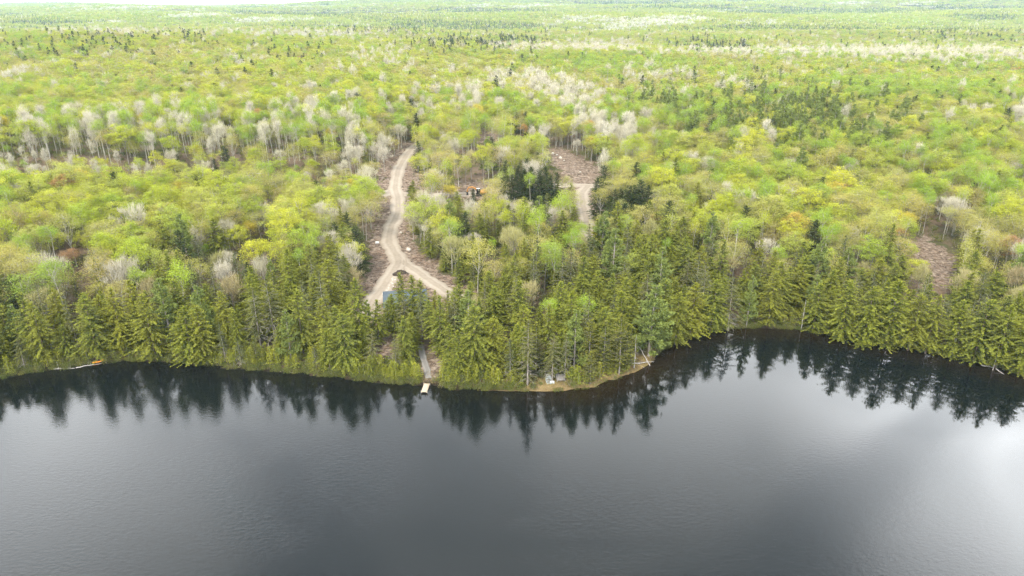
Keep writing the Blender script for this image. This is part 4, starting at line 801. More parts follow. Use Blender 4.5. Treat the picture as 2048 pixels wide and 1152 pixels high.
def instancer(name, items, label, cat):
    """one object that carries every tree of a stand nobody could count"""
    meshes = []; ids = {}
    src = bpy.data.collections.new(name+'_kinds')
    for t in items:
        if t[0].name not in ids:
            ids[t[0].name] = len(meshes); meshes.append(t[0]); ob = bpy.data.objects.new('k%04d' % (len(meshes)), t[0]); src.objects.link(ob)
    me = bpy.data.meshes.new(name); n = len(items); A = np.array([t[1:7] for t in items], np.float32)
    me.vertices.add(n); me.vertices.foreach_set('co', A[:, :3].ravel())
    for nm, ty, val in (('vi', 'INT', np.array([ids[t[0].name] for t in items], np.int32)), ('sxy', 'FLOAT', A[:, 3]), ('sz', 'FLOAT', A[:, 4]), ('rz', 'FLOAT', A[:, 5])):
        at = me.attributes.new(nm, ty, 'POINT'); at.data.foreach_set('value', np.ascontiguousarray(val))
    ob = link(name, me, kind='stuff', label=label, cat=cat)
    ng = bpy.data.node_groups.new(name, 'GeometryNodeTree'); ng.interface.new_socket('Geometry', in_out='INPUT', socket_type='NodeSocketGeometry'); ng.interface.new_socket('Geometry', in_out='OUTPUT', socket_type='NodeSocketGeometry')
    gi = ng.nodes.new('NodeGroupInput'); go = ng.nodes.new('NodeGroupOutput'); ip = ng.nodes.new('GeometryNodeInstanceOnPoints'); ci = ng.nodes.new('GeometryNodeCollectionInfo')
    ci.inputs['Collection'].default_value = src; ci.inputs['Separate Children'].default_value = True; ci.inputs['Reset Children'].default_value = True
    def attr(nm, ty):
        a = ng.nodes.new('GeometryNodeInputNamedAttribute'); a.data_type = ty; a.inputs['Name'].default_value = nm; return a.outputs['Attribute']
    cs = ng.nodes.new('ShaderNodeCombineXYZ'); a = attr('sxy', 'FLOAT'); ng.links.new(a, cs.inputs[0]); ng.links.new(a, cs.inputs[1]); ng.links.new(attr('sz', 'FLOAT'), cs.inputs[2])
    cr = ng.nodes.new('ShaderNodeCombineXYZ'); ng.links.new(attr('rz', 'FLOAT'), cr.inputs[2])
    ip.inputs['Pick Instance'].default_value = True
    ng.links.new(gi.outputs[0], ip.inputs['Points']); ng.links.new(ci.outputs[0], ip.inputs['Instance']); ng.links.new(attr('vi', 'INT'), ip.inputs['Instance Index'])
    ng.links.new(cr.outputs[0], ip.inputs['Rotation']); ng.links.new(cs.outputs[0], ip.inputs['Scale']); ng.links.new(ip.outputs[0], go.inputs[0])
    md = ob.modifiers.new('stand', 'NODES'); md.node_group = ng
    return ob
def items_of(keys): return [(SPEC[t[0]][t[1]][2], t[2], t[3], t[4], t[5], t[6], t[7]) for t in rest if t[0].replace('mid_', '') in keys]
instancer('conifer_forest', items_of(('hemlock', 'spruce', 'cedar', 'pine', 'dark_conifer', 'sapling', 'snag')), 'dark conifers scattered through the wide hillside forest', 'forest')
instancer('leafy_forest', items_of(('maple', 'beech', 'aspen', 'pole', 'gold', 'rust', 'lime')), 'yellow-green spring hardwood forest covering the hills', 'forest')
instancer('bare_forest', items_of(('silver', 'bare', 'budding')), 'pale silvery stands of leafless trees in the forest', 'forest')

# far forest: patches of small trees, laid over the hills to the horizon
def lowtree(bf, g, x, y, kind, mats):
    h = 12+5*g.random()
    if kind == 'con':
        r = 2.2+g.random(); n = 12; f = g.random(n)**1.2; az = g.random(n)*6.28; rr_ = r*(1-f)
        D = np.stack([np.cos(az)*rr_, np.sin(az)*rr_, -0.25*h*(1-f)*.5-0.5], -1); P = np.stack([np.full(n, x), np.full(n, y), h*(0.15+.85*f)+h*.12], -1)
        bf.kites(P, D, unit(np.cross(D, [0, 0, 1.]))*(0.5*rr_+.35)[:, None], g.random(n), mat=mats)
        bf.kites(np.array([[x, y, h*.65]]), np.array([[0, 0, h*.5]]), np.array([[.6, .2, 0]]), np.array([.4]), mat=mats)
    else:
        r = 2.8+1.6*g.random() if kind == 'dec' else 2.0+.8*g.random(); n = 22; d = unit(g.normal(size=(n, 3))); d[:, 2] = np.abs(d[:, 2])*1.1-.25
        P = d*[r, r, h*.3]+[x, y, h*.68]; D = unit(g.normal(size=(n, 3))*[1, 1, .6 if kind == 'dec' else 2.5])*(1.7+.9*g.random(n))[:, None]
        w = .62 if kind == 'dec' else .4
        bf.kites(P-D/2, D, perp(D, g, .5)*w*(0.8+.5*g.random(n))[:, None], np.clip(.5*g.random()+.5*g.random(n), 0, 1), mat=mats)
        bf.kites(np.array([[x, y, -1.]]), np.array([[0, 0, h*.75]]), np.array([[.14, .1, 0]]), np.array([.6]), mat=5)
FM = ['maple_leaves', 'beech_leaves', 'aspen_leaves', 'silver_leaves', 'dark_needles', 'bark_pale', 'pine_needles']
MIXES = {'leafy': [.52, .26, .16, .03, .03], 'green': [.2, .1, .62, .02, .06], 'pale': [.12, .2, .04, .6, .04], 'dark': [.18, .12, .08, .04, .58], 'mixed': [.36, .24, .1, .08, .22]}
FAR = {}
for mi_, (mn, pr) in enumerate(MIXES.items()):
    for v in range(5):
        g = np.random.default_rng(900+mi_*10+v); bf = Buf()
        for q in range(19):
            k = g.choice(5, p=pr); lowtree(bf, g, (g.random()-.5)*31, (g.random()-.5)*31, 'con' if k == 4 else ('bare' if k == 3 else 'dec'), 6 if (k == 4 and g.random() < .3) else int(k))
        FAR.setdefault(mn, []).append(bf.mesh('far_patch', FM))
far = []
for y0, y1, sp, sx in ((1750, 3400, 24, 1.0), (3400, 8200, 43, 1.75)):
    w = .9*y1+100; X, Y = scatter(-w, w, y0, y1, sp, .8); k = np.abs(X) < .88*Y+100; X, Y = X[k], Y[k]; Z = terrain(X, Y, np.full(len(X), 500.))
    f1 = np.sin(X/190+1.3*np.sin(Y/310))+np.sin(Y/150+1.7*np.sin(X/420+1))+.8*np.sin(X/77+Y/61); f2 = np.sin(X/260+2.1*np.sin(Y/270+2)+1)+np.sin(Y/110+X/350)+.8*np.sin(X/58-Y/71)
    f1 = f1*.75+1.3*np.sin(Y/190+0.9*np.sin(X/420)+.6); f1 += rng.normal(size=len(X))*.4; f2 += rng.normal(size=len(X))*.45
    px, py, _ = project(X, Y, Z+9)
    f1 -= 3.6*(E(px, py, 1690, 22, 140, 5)+E(px, py, 950, 50, 120, 7)+E(px, py, 130, 44, 120, 5)+E(px, py, 1960, 34, 100, 8)+E(px, py, 780, 66, 160, 4)+E(px, py, 1300, 14, 160, 4)+E(px, py, 560, 30, 120, 4)+.8*E(px, py, 1500, 58, 200, 4)); f2 += 3*E(px, py, 230, 45, 60, 4)+2*E(px, py, 1250, 38, 200, 8)
    for i in range(len(X)):
        t = 'dark' if f1[i] < -1.05 else ('pale' if f2[i] > 1.75 else ('green' if f1[i] > 1.2 else ('mixed' if f2[i] < -.7 else 'leafy')))
        far.append((FAR[t][rng.integers(0, 5)], X[i], Y[i], Z[i]-.8, sx, .85+.35*rng.random(), rng.random()*6.28))
instancer('distant_forest', far, 'hazy distant forest running over low hills to the horizon', 'forest')

# undergrowth under the near trees
X, Y = scatter(-300, 300, 100, 340, 2.5); k = (np.abs(X) < .9*Y+40); X, Y = X[k], Y[k]; s = sdist(X, Y); k = s > .8; X, Y, s = X[k], Y[k], s[k]; cl = cleared(X, Y)
k = (rng.random(len(X)) < np.where(cl > .3, .26, .42)) & (polydist(X, Y, ROADS['main']) > 4) & (polydist(X, Y, ROADS['cross']) > 4) & (polydist(X, Y, ROADS['spur']) > 4) & (polydist(X, Y, ROADS['right']) > 3.6) & (polydist(X, Y, PATH) > 1.7) & ~((np.abs(X-HX) < 6.5) & (np.abs(Y-HY) < 7))
X, Y, s, cl = X[k], Y[k], s[k], cl[k]; Z = terrain(X, Y, s); sc = (.5+.8*rng.random(len(X)))*np.where(cl > .3, .42, 1)
k = ~hides(X, Y, Z, 2*sc, sc); UG = [(SPEC['undergrowth'][rng.integers(0, 4)][2], X[i], Y[i], Z[i]-.05, sc[i]*1.1, sc[i], rng.random()*6.28) for i in np.where(k)[0]]
n = 2600; X = rng.random(n)*300-150; Y = shore_y(X)-.25+rng.random(n)**1.6*2.6; s = sdist(X, Y); Z = terrain(X, Y, s); sc = .3+.45*rng.random(n); k = (s > -.3) & ~hides(X, Y, Z, 2*sc, sc) & (rng.random(n) < np.where((X > 2) & (X < 34), .2, 1)) & (polydist(X, Y, PATH) > 1.5)
UG += [(SPEC['undergrowth'][rng.integers(0, 3)][2], X[i], Y[i], Z[i]-.08, sc[i]*1.2, sc[i], rng.random()*6.28) for i in np.where(k)[0]]
instancer('undergrowth', UG, 'low leafy shrubs under the trees', 'undergrowth')

# dry grass on the bank
n = 26000; X = rng.random(n)*330-165; Y = shore_y(X)+rng.random(n)**1.5*4.2-.1; s = sdist(X, Y); k = (s > .02) & (rng.random(n) < .22+.78*sm(-50, -5, X)*sm(42, 34, X)); X, Y, s = X[k], Y[k], s[k]; Z = terrain(X, Y, s); n = len(X)
D = unit(rng.normal(size=(n, 3))*[.7, .7, .1]+[0, -.25, .75])*(.25+.35*rng.random(n))[:, None]; bf = Buf()
bf.kites(np.stack([X, Y, Z-.04], -1), D, perp(D, rng)*.05, rng.random(n), (rng.random(n) < .3)*1.0); link('shore_grass', bf.mesh('shore_grass', ['dry_grass']), kind='stuff', label='dry tan grass along the lake bank', cat='grass')

# slash: broken branches over the cleared ground
bf = Buf(); cnt = 0
bx = [(float(c[:, 0].min()), float(c[:, 0].max()), float(c[:, 1].min()), float(c[:, 1].max())) for c in CLEAR]
P = []
for (a0, a1, b0, b1) in bx:
    m = int(min(2600, (a1-a0)*(b1-b0)*1.0)); P.append(np.stack([a0+(a1-a0)*rng.random(m), b0+(b1-b0)*rng.random(m)], -1))
for kx in ('main', 'right', 'cross'):
    c = ROADS[kx]; m = 1100; i = rng.integers(0, len(c), m); P.append(c[i]+rng.normal(size=(m, 2))*6)
piles = []
for (a0, a1, b0, b1) in bx[:6]:
    for q in range(5): piles.append((a0+(a1-a0)*rng.random(), b0+(b1-b0)*rng.random()))
for kx in ('main', 'right'):
    c = ROADS[kx]
    for q in range(10):
        i_ = int(rng.integers(2, len(c)-2)); t_ = unit(c[i_+1]-c[i_-1]); piles.append(tuple(c[i_]+np.array([t_[1], -t_[0]])*(5.2+.8*rng.random())*rng.choice([-1, 1])))
PILE = np.array(piles)
for q in piles: P.append(np.array(q)+rng.normal(size=(70, 2))*[1.5, 1.0])
P = np.vstack(P); X, Y = P[:, 0], P[:, 1]
k = (cleared(X, Y) > .5) & (polydist(X, Y, ROADS['main']) > 3.5) & (polydist(X, Y, ROADS['right']) > 3.2) & (polydist(X, Y, ROADS['cross']) > 3.4) & (polydist(X, Y, ROADS['spur']) > 3.5) & (polydist(X, Y, PATH) > 1.3) & (polydist(X, Y, ROADS['leftspur']) > 4.8) & ~((np.abs(X-HX) < 6) & (np.abs(Y-HY) < 6.5)) & (sdist(X, Y) > 2)
X, Y = X[k], Y[k]; Z = terrain(X, Y); n = len(X)
az = rng.random(n)*6.28; D = np.stack([np.cos(az), np.sin(az), rng.normal(size=n)*.12], -1)*(.4+1.9*rng.random(n)**2)[:, None]
U = np.array([0, 0, 1.]); S = unit(np.cross(D, U))*(.03+.07*rng.random(n)**2)[:, None]; pdm = np.min(np.hypot(X[:, None]-PILE[:, 0], Y[:, None]-PILE[:, 1]), 1); c = np.stack([X, Y, Z+.10+.18*rng.random(n)+.9*np.exp(-(pdm/1.3)**2)*rng.random(n)], -1); T3 = np.zeros((n, 3)); T3[:, 2] = np.linalg.norm(S, axis=1)*1.3
V = np.stack([c-D/2-S, c-D/2+S, c-D/2+T3, c+D/2-S*.5, c+D/2+S*.5, c+D/2+T3*.5], 1).reshape(-1, 3); b6 = np.arange(n)[:, None]*6
bf.add(V, np.concatenate([b6+[0, 1, 4, 3], b6+[1, 2, 5, 4], b6+[2, 0, 3, 5]]), 0, np.repeat(rng.random(n), 6), np.repeat(rng.random(n)**2, 6))
link('slash_debris', bf.mesh('slash_debris', ['debris']), kind='stuff', label='broken branches and slash strewn over the cleared ground', cat='debris')

# ------------------------------------------------------------------ small things
plain_mat('boulder', (0.42, 0.38, 0.32), (0.56, 0.52, 0.45), 1.5, .9, bump=.4); plain_mat('dark_soil', (0.030, 0.020, 0.014), (0.07, 0.05, 0.035), 1.6, .95, bump=.8)
plain_mat('roof_metal', (0.10, 0.135, 0.165), (0.085, 0.115, 0.14), .6, .45); plain_mat('wall_board', (0.52, 0.50, 0.46), (0.46, 0.44, 0.40), 2, .7); plain_mat('white_trim', (0.72, 0.72, 0.70), (0.64, 0.64, 0.62), 2, .5); plain_mat('dark_glass', (0.02, 0.025, 0.03), (0.03, 0.035, 0.04), 1, .1)
plain_mat('fresh_lumber', (0.62, 0.50, 0.37), (0.52, 0.41, 0.29), 3, .7, stretch=(1, 6, 1)); plain_mat('grey_lumber', (0.36, 0.33, 0.30), (0.27, 0.25, 0.23), 3, .85, stretch=(1, 6, 1)); plain_mat('boat_white', (0.72, 0.75, 0.74), (0.60, 0.64, 0.63), 2, .35); plain_mat('boat_grey', (0.45, 0.50, 0.50), (0.36, 0.41, 0.41), 2, .5)
plain_mat('kayak_orange', (0.80, 0.30, 0.02), (0.72, 0.25, 0.015), 2, .35); plain_mat('black_plastic', (0.015, 0.015, 0.017), (0.03, 0.03, 0.03), 2, .5); plain_mat('machine_orange', (0.50, 0.24, 0.06), (0.42, 0.20, 0.05), 1.5, .45); plain_mat('machine_dark', (0.02, 0.02, 0.022), (0.04, 0.038, 0.036), 2, .6); plain_mat('pole_wood', (0.50, 0.47, 0.43), (0.40, 0.37, 0.33), 2, .85)
def ground_at(px, py):
    p = hit(px, py); return float(p[0]), float(p[1]), float(p[2])
def thing(name, loc, rz, label, cat, group=None): 
    r = link(name, None, loc=loc, rz=rz, label=label, cat=cat, group=group); r.empty_display_size = .3; return r
def part(name, parent, mat, fn, smooth=False):
    bf = Buf(); fn(bf); return link(name, bf.mesh(name, [mat], smooth), parent)
def rock(seed, r):
    g = np.random.default_rng(seed); bf = Buf(); nu, nv = 10, 7; u = np.arange(nu)/nu*2*math.pi; v = np.linspace(0.02, math.pi-.02, nv); d = np.stack([np.outer(np.sin(v), np.cos(u)), np.outer(np.sin(v), np.sin(u)), np.outer(np.cos(v), np.ones(nu))], -1)
    k = unit(g.normal(size=(9, 3))); lim = .72+.25*g.random(9); q = np.max(np.maximum(0, d@k.T)/lim, -1); V = d/np.maximum(q, .8)[..., None]*r*[1.1, .85, .72]
    i = np.arange(nv-1)[:, None]*nu; j = np.arange(nu)[None]; bf.add(V, np.stack([i+j, i+nu+j, i+nu+(j+1) % nu, i+(j+1) % nu], -1).reshape(-1, 4)); return bf.mesh('boulder', ['boulder'])
RK = [rock(i, 1.0) for i in range(5)]
def put_rock(px, py, r, label, group=None):
    x, y, z = ground_at(px, py); o = link('boulder', RK[int(rng.integers(0, 5))], loc=(x, y, z+r*.35), rz=rng.random()*6, label=label, cat='boulder', group=group); o.scale = (r, r, r)
put_rock(818, 501, .85, 'large pale boulder beside the gravel road junction'); put_rock(802, 466, .5, 'small pale boulder at the roadside above the large boulder')
for px, py, r in ((1121, 317, .9), (1106, 308, .7), (1114, 311, .6), (1128, 322, .5), (1160, 345, .5), (1098, 316, .6)): put_rock(px, py, r, 'pale boulder pushed up in the brown slash clearing', 'boulders in the slash clearing')
for i in range(26):
    u = rng.random(); put_rock(790-26*u+rng.normal()*2.5, 556+38*u+rng.normal()*2, .16+.22*rng.random(), 'small pale stone lining the driveway above the house', 'stones lining the driveway')
# soil pile
x, y, z = ground_at(801, 549); bf = Buf(); nu, nv = 22, 8; u = np.arange(nu)/nu*6.283; rr_ = np.linspace(1, 0.02, nv)
hgt = 1.5*(1-rr_**1.6); g = np.random.default_rng(5); J = 1+g.normal(size=(nv, nu))*.06
V = np.stack([np.outer(rr_, np.cos(u))*2.7*J, np.outer(rr_, np.sin(u))*2.1*J, (hgt[:, None]-.15)*J+0*J], -1); i = np.arange(nv-1)[:, None]*nu; j = np.arange(nu)[None]
bf.add(V, np.stack([i+j, i+(j+1) % nu, i+nu+(j+1) % nu, i+nu+j], -1).reshape(-1, 4)); link('soil_pile', bf.mesh('soil_pile', ['dark_soil'], True), loc=(x, y, z), label='dark brown heap of soil in the fork of the gravel road', cat='soil heap')
# house under the trees
hz_ = max(gz(HX+a, HY+b) for a in (-5, 5) for b in (-5, 5)); hz0 = min(gz(HX+a, HY+b) for a in (-5, 5) for b in (-5, 5))-.3-hz_
house = thing('house', (HX, HY, hz_), R_(9), 'low cabin with blue-grey metal roof hidden among the hemlocks', 'house')
def f(b):
    b.box((-5, -4.5, hz0), (5, 4.5, 2.6)); V = [(-5, -4.5, 2.6), (-5, 4.5, 2.6), (-5, 0, 4.7), (5, -4.5, 2.6), (5, 4.5, 2.6), (5, 0, 4.7)]; b.add(V, [(0, 1, 2), (3, 5, 4)])
part('wall', house, 'wall_board', f)
for sgn in (-1, 1):
    def f(b):
        V = [(-5.5, sgn*5.1, 2.42), (5.5, sgn*5.1, 2.42), (5.5, 0, 4.82), (-5.5, 0, 4.82)]; V += [(a, c, d-.1) for a, c, d in V]
        b.add(V, [(0, 1, 2, 3), (7, 6, 5, 4), (0, 4, 5, 1), (1, 5, 6, 2), (3, 2, 6, 7), (0, 3, 7, 4)])
        for k in range(23):
            xx = -5.5+k*.5; W = [(xx-.025, sgn*5.1, 2.425), (xx+.025, sgn*5.1, 2.425), (xx+.025, 0.01*sgn, 4.825), (xx-.025, .01*sgn, 4.825)]; W += [(a, c, d+.05) for a, c, d in W]; b.add(W, [(4, 5, 6, 7), (0, 1, 5, 4), (1, 2, 6, 5), (3, 0, 4, 7)])
    part('roof_panel', house, 'roof_metal', f)
for xx in (-3.4, 2.0, 3.8):
    w = part('window', house, 'dark_glass', lambda b: b.box((xx-.5, -4.56, .9), (xx+.5, -4.49, 2.0)))
    part('window_frame', w, 'white_trim', lambda b: (b.box((xx-.6, -4.60, .8), (xx+.6, -4.50, .9)), b.box((xx-.6, -4.60, 2.0), (xx+.6, -4.50, 2.1)), b.box((xx-.6, -4.60, .9), (xx-.5, -4.50, 2.0)), b.box((xx+.5, -4.60, .9), (xx+.6, -4.50, 2.0))))
d = part('door', house, 'white_trim', lambda b: b.box((-.5, -4.57, 0.1), (.5, -4.49, 2.1))); part('handle', d, 'dark_glass', lambda b: b.box((.34, -4.62, 1.0), (.42, -4.57, 1.08)))
part('deck', house, 'grey_lumber', lambda b: b.box((-4.8, -7.2, -.15), (4.8, -4.52, 0.02))); 
for xx in (-4.6, -1.5, 1.5, 4.6): part('deck_post', house, 'grey_lumber', lambda b: b.box((xx-.08, -7.1, hz0-.5), (xx+.08, -6.94, -.15)))
# jetty
a, b_ = hit(854, 767)[:2], hit(847, 785)[:2]
r0, r1 = ray(854, 767), ray(848, 784); tA, tB = (.35-CAMZ)/r0[2], (.35-CAMZ)/r1[2]; A = r0*tA; B = r1*tB; dv = B[:2]-A[:2]; ln = float(np.linalg.norm(dv)); ang = math.atan2(dv[1], dv[0])
jet = thing('jetty', (A[0], A[1], 0.35), ang, 'short pale new-wood jetty reaching into the lake', 'jetty')
npl = 22; bfp = Buf(); bfp.box((0.01, -.62, -.03), (ln/npl-.012, .62, .012)); pm = bfp.mesh('plank', ['fresh_lumber'])
for k in range(npl): link('plank', pm, jet, loc=(k*ln/npl, 0, (.004 if k % 3 else .0)))
for sgn in (-.52, .52): part('beam', jet, 'fresh_lumber', lambda b: b.box((0, sgn-.05, -.22), (ln, sgn+.05, -.034)))
for xx in (.2, ln-.2):
    for sgn in (-.62, .62): part('post', jet, 'grey_lumber', lambda b: b.tube([(xx, sgn*1.08, -2.2), (xx, sgn*1.08, .22)], [.06, .06], 8))
# rowing boat drawn up on the bank
x, y, z = ground_at(1098.5, 766); boat = thing('rowing_boat', (x, y-.4, z+.22), R_(93), 'white rowing boat drawn up bow first on the grassy bank', 'boat')
def hull(b, off=0., wall=True):
    st = np.linspace(0, 1, 12); rows = []
    for t in st:
        w = (.66-off)*(1-t**2.6)**.6*(1 if t > 0 else .96) if t < 1 else .02; dp = (.46-off*.6); zt = .12*t*t
        rows.append([(3.5*t, w, zt+0.16), (3.5*t, w*.86, zt-.1), (3.5*t, w*.5, -dp*.72+zt*1.4+.2*t**4), (3.5*t, 0, -dp*.8+zt*1.4+.25*t**4), (3.5*t, -w*.5, -dp*.72+zt*1.4+.2*t**4), (3.5*t, -w*.86, zt-.1), (3.5*t, -w, zt+.16)])
    V = np.array(rows); n, c = V.shape[:2]; i = np.arange(n*c).reshape(n, c); b.add(V, np.stack([i[:-1, :-1], i[:-1, 1:], i[1:, 1:], i[1:, :-1]], -1).reshape(-1, 4)); b.add(V[0], [(0, 1, 2), (0, 2, 3), (0, 3, 4), (0, 4, 5), (0, 5, 6)]); return V
part('hull', boat, 'boat_white', lambda b: hull(b)); part('lining', boat, 'boat_grey', lambda b: hull(b, .05))
Vg = hull(Buf())
for sd in (0, 6): part('gunwale', boat, 'boat_white', lambda b: b.tube(Vg[:, sd]+[0, 0, .02], np.full(12, .035), 6))
for tx in (.75, 1.65, 2.5): part('thwart', boat, 'boat_white', lambda b: b.box((tx, -.52, -.02), (tx+.24, .52, .04)))
# white cooler beside it
x, y, z = ground_at(1104, 766); bx_ = thing('storage_bin', (x, y, z), R_(12), 'low white plastic bin on the bank next to the boat', 'bin'); part('body', bx_, 'boat_white', lambda b: b.box((-.45, -.3, -.1), (.45, .3, .36))); part('lid', bx_, 'white_trim', lambda b: b.box((-.48, -.33, .362), (.48, .33, .43))); part('handle', bx_, 'black_plastic', lambda b: b.box((-.12, -.35, .2), (.12, -.302, .27)))
# weathered platform with planks
x, y, z = ground_at(1121, 757); pf = thing('wooden_platform', (x, y, z+.35), R_(2), 'square weathered grey plank platform on the bank behind the boat', 'platform')
bfp = Buf(); bfp.box((-.92, -.1, 0), (.92, .1, .04)); pm = bfp.mesh('plank', ['grey_lumber'])
for k in range(13): link('plank', pm, pf, loc=(0, -1.3+k*.215, .0+.003*(k % 2)))
for sx in (-.85, .85): part('beam', pf, 'grey_lumber', lambda b: b.box((sx-.05, -1.4, -.16), (sx+.05, 1.4, -.004)))
for sx in (-.85, .85):
    for sy in (-1.3, 1.3): part('post', pf, 'pole_wood', lambda b: b.box((sx-.05, sy-.05, -.9), (sx+.05, sy+.05, -.165)))
# orange kayak
x, y, z = ground_at(198, 726); ky = thing('kayak', (x, y+.3, max(z, .1)+.18), R_(38), 'bright orange kayak pulled up behind the driftwood log', 'kayak')
def f(b):
    n, c = 15, 10; t = np.linspace(-1, 1, n); a = np.arange(c)/c*2*math.pi; w = .36*(1-np.abs(t)**2.3)+.015; V = np.stack([np.repeat(t[:, None]*1.5, c, 1), np.outer(w, np.cos(a)), np.outer(.19*(1-np.abs(t)**3)+.01, np.sin(a))+(.14*np.abs(t)**3)[:, None]], -1)
    i = np.arange(n-1)[:, None]*c; j = np.arange(c)[None]; b.add(V, np.stack([i+j, i+(j+1) % c, i+c+(j+1) % c, i+c+j], -1).reshape(-1, 4))
part('hull', ky, 'kayak_orange', f, True)
def f(b):
    t = np.arange(21)/20*2*math.pi; b.tube(np.stack([np.cos(t)*.42-.1, np.sin(t)*.22, np.full(21, .185)], -1), np.full(21, .03), 6)
part('cockpit_rim', ky, 'black_plastic', f); part('seat', ky, 'black_plastic', lambda b: b.box((-.4, -.16, .1), (.15, .16, .192)))
# sign by the road
x, y, z = ground_at(755, 494); sg = thing('sign_board', (x, y, z), R_(8), 'plain white board on dark posts beside the gravel road', 'sign'); part('panel', sg, 'white_trim', lambda b: b.box((-.6, -.03, 1.0), (.6, .03, 1.85)))
for sx in (-.5, .5): part('post', sg, 'bark_brown', lambda b: b.box((sx-.05, .031, -.4), (sx+.05, .13, 1.9)))
# utility pole
x, y, z = ground_at(957, 262); up_ = thing('utility_pole', (x, y, z), R_(20), 'weathered pale utility pole with crossarm rising from the wood', 'utility pole'); part('shaft', up_, 'pole_wood', lambda b: b.tube([(0, 0, -1), (0, 0, 5), (0, 0, 12)], [.2, .18, .13], 8)); part('crossarm', up_, 'pole_wood', lambda b: b.box((-1.2, -.26, 10.9), (1.2, -.14, 11.05)))
for sx in (-1.05, -.4, .4, 1.05): part('insulator', up_, 'boat_grey', lambda b: b.tube([(sx, -.2, 11.05), (sx, -.2, 11.15), (sx, -.2, 11.28)], [.05, .09, .03], 8))
# excavator at the clearing: tracks, cab, counterweight, boom, stick, bucket reaching towards -x
x, y, z = ground_at(962, 391); ex = thing('excavator', (x, y, z+.05), R_(180+4), 'orange excavator with dark cab and black bucket at work in the clearing', 'excavator')
for sgn in (-1.1, 1.1):
    def f(b):
        t = np.arange(24)/24*2*math.pi; sx = np.clip(np.cos(t)*2.3, -1.5, 1.5)+.42*np.cos(t); o = np.stack([sx, 0*t, .45+.43*np.sin(t)], -1)
        V = np.concatenate([o+[0, sgn-.28, 0], o+[0, sgn+.28, 0]]); k = np.arange(24); b.add(V, np.stack([k, (k+1) % 24, 24+(k+1) % 24, 24+k], -1)); b.add(V[:24], [list(range(24))]); b.add(V[24:], [list(range(23, -1, -1))])
    tk = part('track', ex, 'machine_dark', f)
    for wx in (-1.5, -.5, .5, 1.5): part('wheel', tk, 'machine_orange', lambda b: b.tube([(wx, sgn-.3, .45), (wx, sgn+.3, .45)], [.26, .26], 10))
part('undercarriage', ex, 'machine_dark', lambda b: b.box((-.9, -.8, .35), (.9, .8, .98)))
part('body', ex, 'machine_orange', lambda b: (b.box((-2.3, -1.25, 1.0), (.3, 1.25, 2.0)), b.box((.3, -1.25, 1.0), (1.5, .2, 1.55)), b.box((-2.1, -1.1, 2.0), (-.6, .9, 2.25))))
part('counterweight', ex, 'machine_dark', lambda b: b.box((-2.75, -1.2, 1.05), (-2.303, 1.2, 1.9)))
cb_ = part('cab', ex, 'machine_dark', lambda b: b.box((.32, .24, 1.02), (1.75, 1.22, 2.95))); part('cab_roof', cb_, 'white_trim', lambda b: b.box((.28, .2, 2.953), (1.8, 1.26, 3.03))); part('cab_window', cb_, 'dark_glass', lambda b: (b.box((1.752, .32, 1.7), (1.77, 1.14, 2.85)), b.box((.5, 1.222, 1.8), (1.6, 1.24, 2.85))))
def arm(pts, w, hgt): 
    def f(b):
        P = np.array(pts); T = np.gradient(P, axis=0); T = unit(T); Nn = np.stack([-T[:, 2], 0*T[:, 0], T[:, 0]], -1); hh = np.array(hgt)[:, None]/2
        rows = np.stack([P+Nn*hh+[0, -w/2, 0], P+Nn*hh+[0, w/2, 0], P-Nn*hh+[0, w/2, 0], P-Nn*hh+[0, -w/2, 0]], 1); n = len(P); i = np.arange(n-1)[:, None]*4; j = np.arange(4)[None]
        b.add(rows, np.stack([i+j, i+(j+1) % 4, i+4+(j+1) % 4, i+4+j], -1).reshape(-1, 4)); b.add(rows[0], [(0, 1, 2, 3)]); b.add(rows[-1], [(3, 2, 1, 0)])
    return f
part('boom', ex, 'machine_orange', arm([(1.2, -.1, 1.6), (2.3, -.1, 2.9), (3.4, -.1, 3.4), (4.9, -.1, 3.1)], .45, [.5, .62, .6, .4])); part('stick', ex, 'machine_orange', arm([(4.6, -.1, 3.5), (5.1, -.1, 2.6), (5.5, -.1, 1.4)], .36, [.35, .5, .3]))
def f(b):
    a = np.linspace(-.6, 3.4, 10); P = np.stack([5.55+.62*np.cos(a+1.6)-.0, 0*a, .85+.62*np.sin(a+1.6)], -1); V = np.concatenate([P+[0, -.65, 0], P+[0, .45, 0]]); k = np.arange(9); b.add(V, np.stack([k, k+1, k+11, k+10], -1)); c = np.array([[5.55, -.65, .85], [5.55, .45, .85]]); b.add(np.vstack([V[:10], c[:1]]), [(i, i+1, 10) for i in range(9)]); b.add(np.vstack([V[10:], c[1:]]), [(i+1, i, 10) for i in range(9)])
part('bucket', ex, 'machine_dark', f); part('hydraulic_ram', ex, 'boat_grey', lambda b: b.tube([(1.9, -.1, 1.7), (3.1, -.1, 2.95)], [.09, .07], 8))
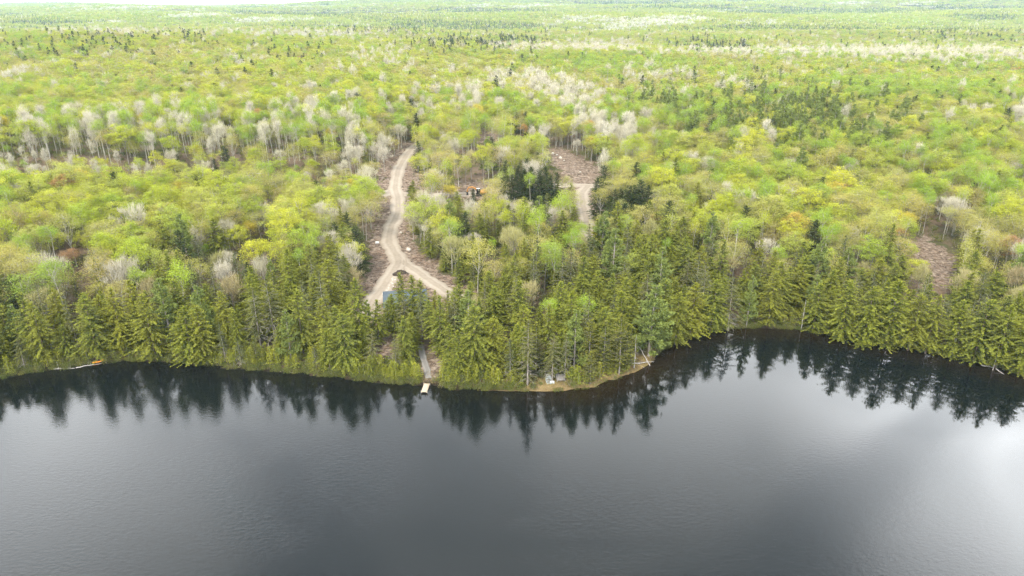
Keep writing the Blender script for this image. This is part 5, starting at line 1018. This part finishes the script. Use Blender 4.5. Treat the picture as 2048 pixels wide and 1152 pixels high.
# logs and driftwood
def log(px0, py0, px1, py1, r, label, seed=0, dz0=0., dz1=0., group=None):
    A = np.array(ground_at(px0, py0)); B = np.array(ground_at(px1, py1)); A[2] = max(A[2], -.05)+r*.7+dz0; B[2] = max(B[2], -.05)+r*.5+dz1; d = B-A; ln = float(np.linalg.norm(d)); g = np.random.default_rng(seed); bf = Buf(); t = np.linspace(0, 1, 7); P = np.outer(t, d); P[1:-1] += g.normal(size=(5, 3))*[.08, .08, .03]
    root = thing('fallen_log', A, 0, label, 'log', group); bf.tube(P, r*(1-.7*t), 7); link('stem', bf.mesh('stem', ['dead_wood'], True), root)
    for q in range(5):
        f_ = .3+.65*g.random(); p = np.array([np.interp(f_, t, P[:, i]) for i in range(3)]); e = p+unit(g.normal(size=3)+[0, 0, .5])*(.4+.8*g.random()); b2 = Buf(); b2.tube([p, (p+e)/2+[0, 0, .03], e], [r*.3, r*.2, .008], 4); link('branch', b2.mesh('branch', ['dead_wood']), root)
log(108, 739, 150, 738, .22, 'long pale driftwood log lying along the waterline below the leaning spruce', 1); log(152, 737, 206, 727, .14, 'thin bleached driftwood log in front of the kayak', 2)
log(118, 737, 100, 690, .13, 'grey leaning dead stem above the driftwood', 3, 0, 5)
log(1262, 730, 1308, 728, .16, 'bleached log sticking out over the water at the tip of the point', 4, .2, .5); log(1300, 733, 1272, 712, .12, 'pale dead stem propped slantwise against the snag', 5, 0, 3.2); log(1288, 736, 1272, 727, .08, 'small bleached branch on the tip of the point', 6)
log(1990, 743, 2012, 752, .12, 'grey stick poking from the cove bank into the water', 7, .5, -.2); log(1962, 731, 1985, 737, .16, 'grey driftwood jam under the cove hemlocks', 8); log(560, 745, 600, 747, .1, 'thin pale log at the foot of the cedar thicket', 9)

# ------------------------------------------------------------------ air
m, nt = newmat('haze_air'); v = N(nt, 'ShaderNodeVolumePrincipled', ins={'Density': HAZE_DENSITY, 'Anisotropy': 0.0}); v.inputs['Color'].default_value = (0.58, 0.84, 1.0, 1); o = N(nt, 'ShaderNodeOutputMaterial'); L(nt, v.outputs[0], o.inputs['Volume'])
bf = Buf(); bf.box((-9500, -950, -12), (9500, 11500, 240)); link('haze', bf.mesh('haze', ['haze_air']), kind='stuff', label='pale haze filling the air over forest and lake', cat='haze')
print('TREES', len(TREES), 'rest', len(rest), 'far', len(far), 'undergrowth', len(UG), 'objects', len(scene.objects))
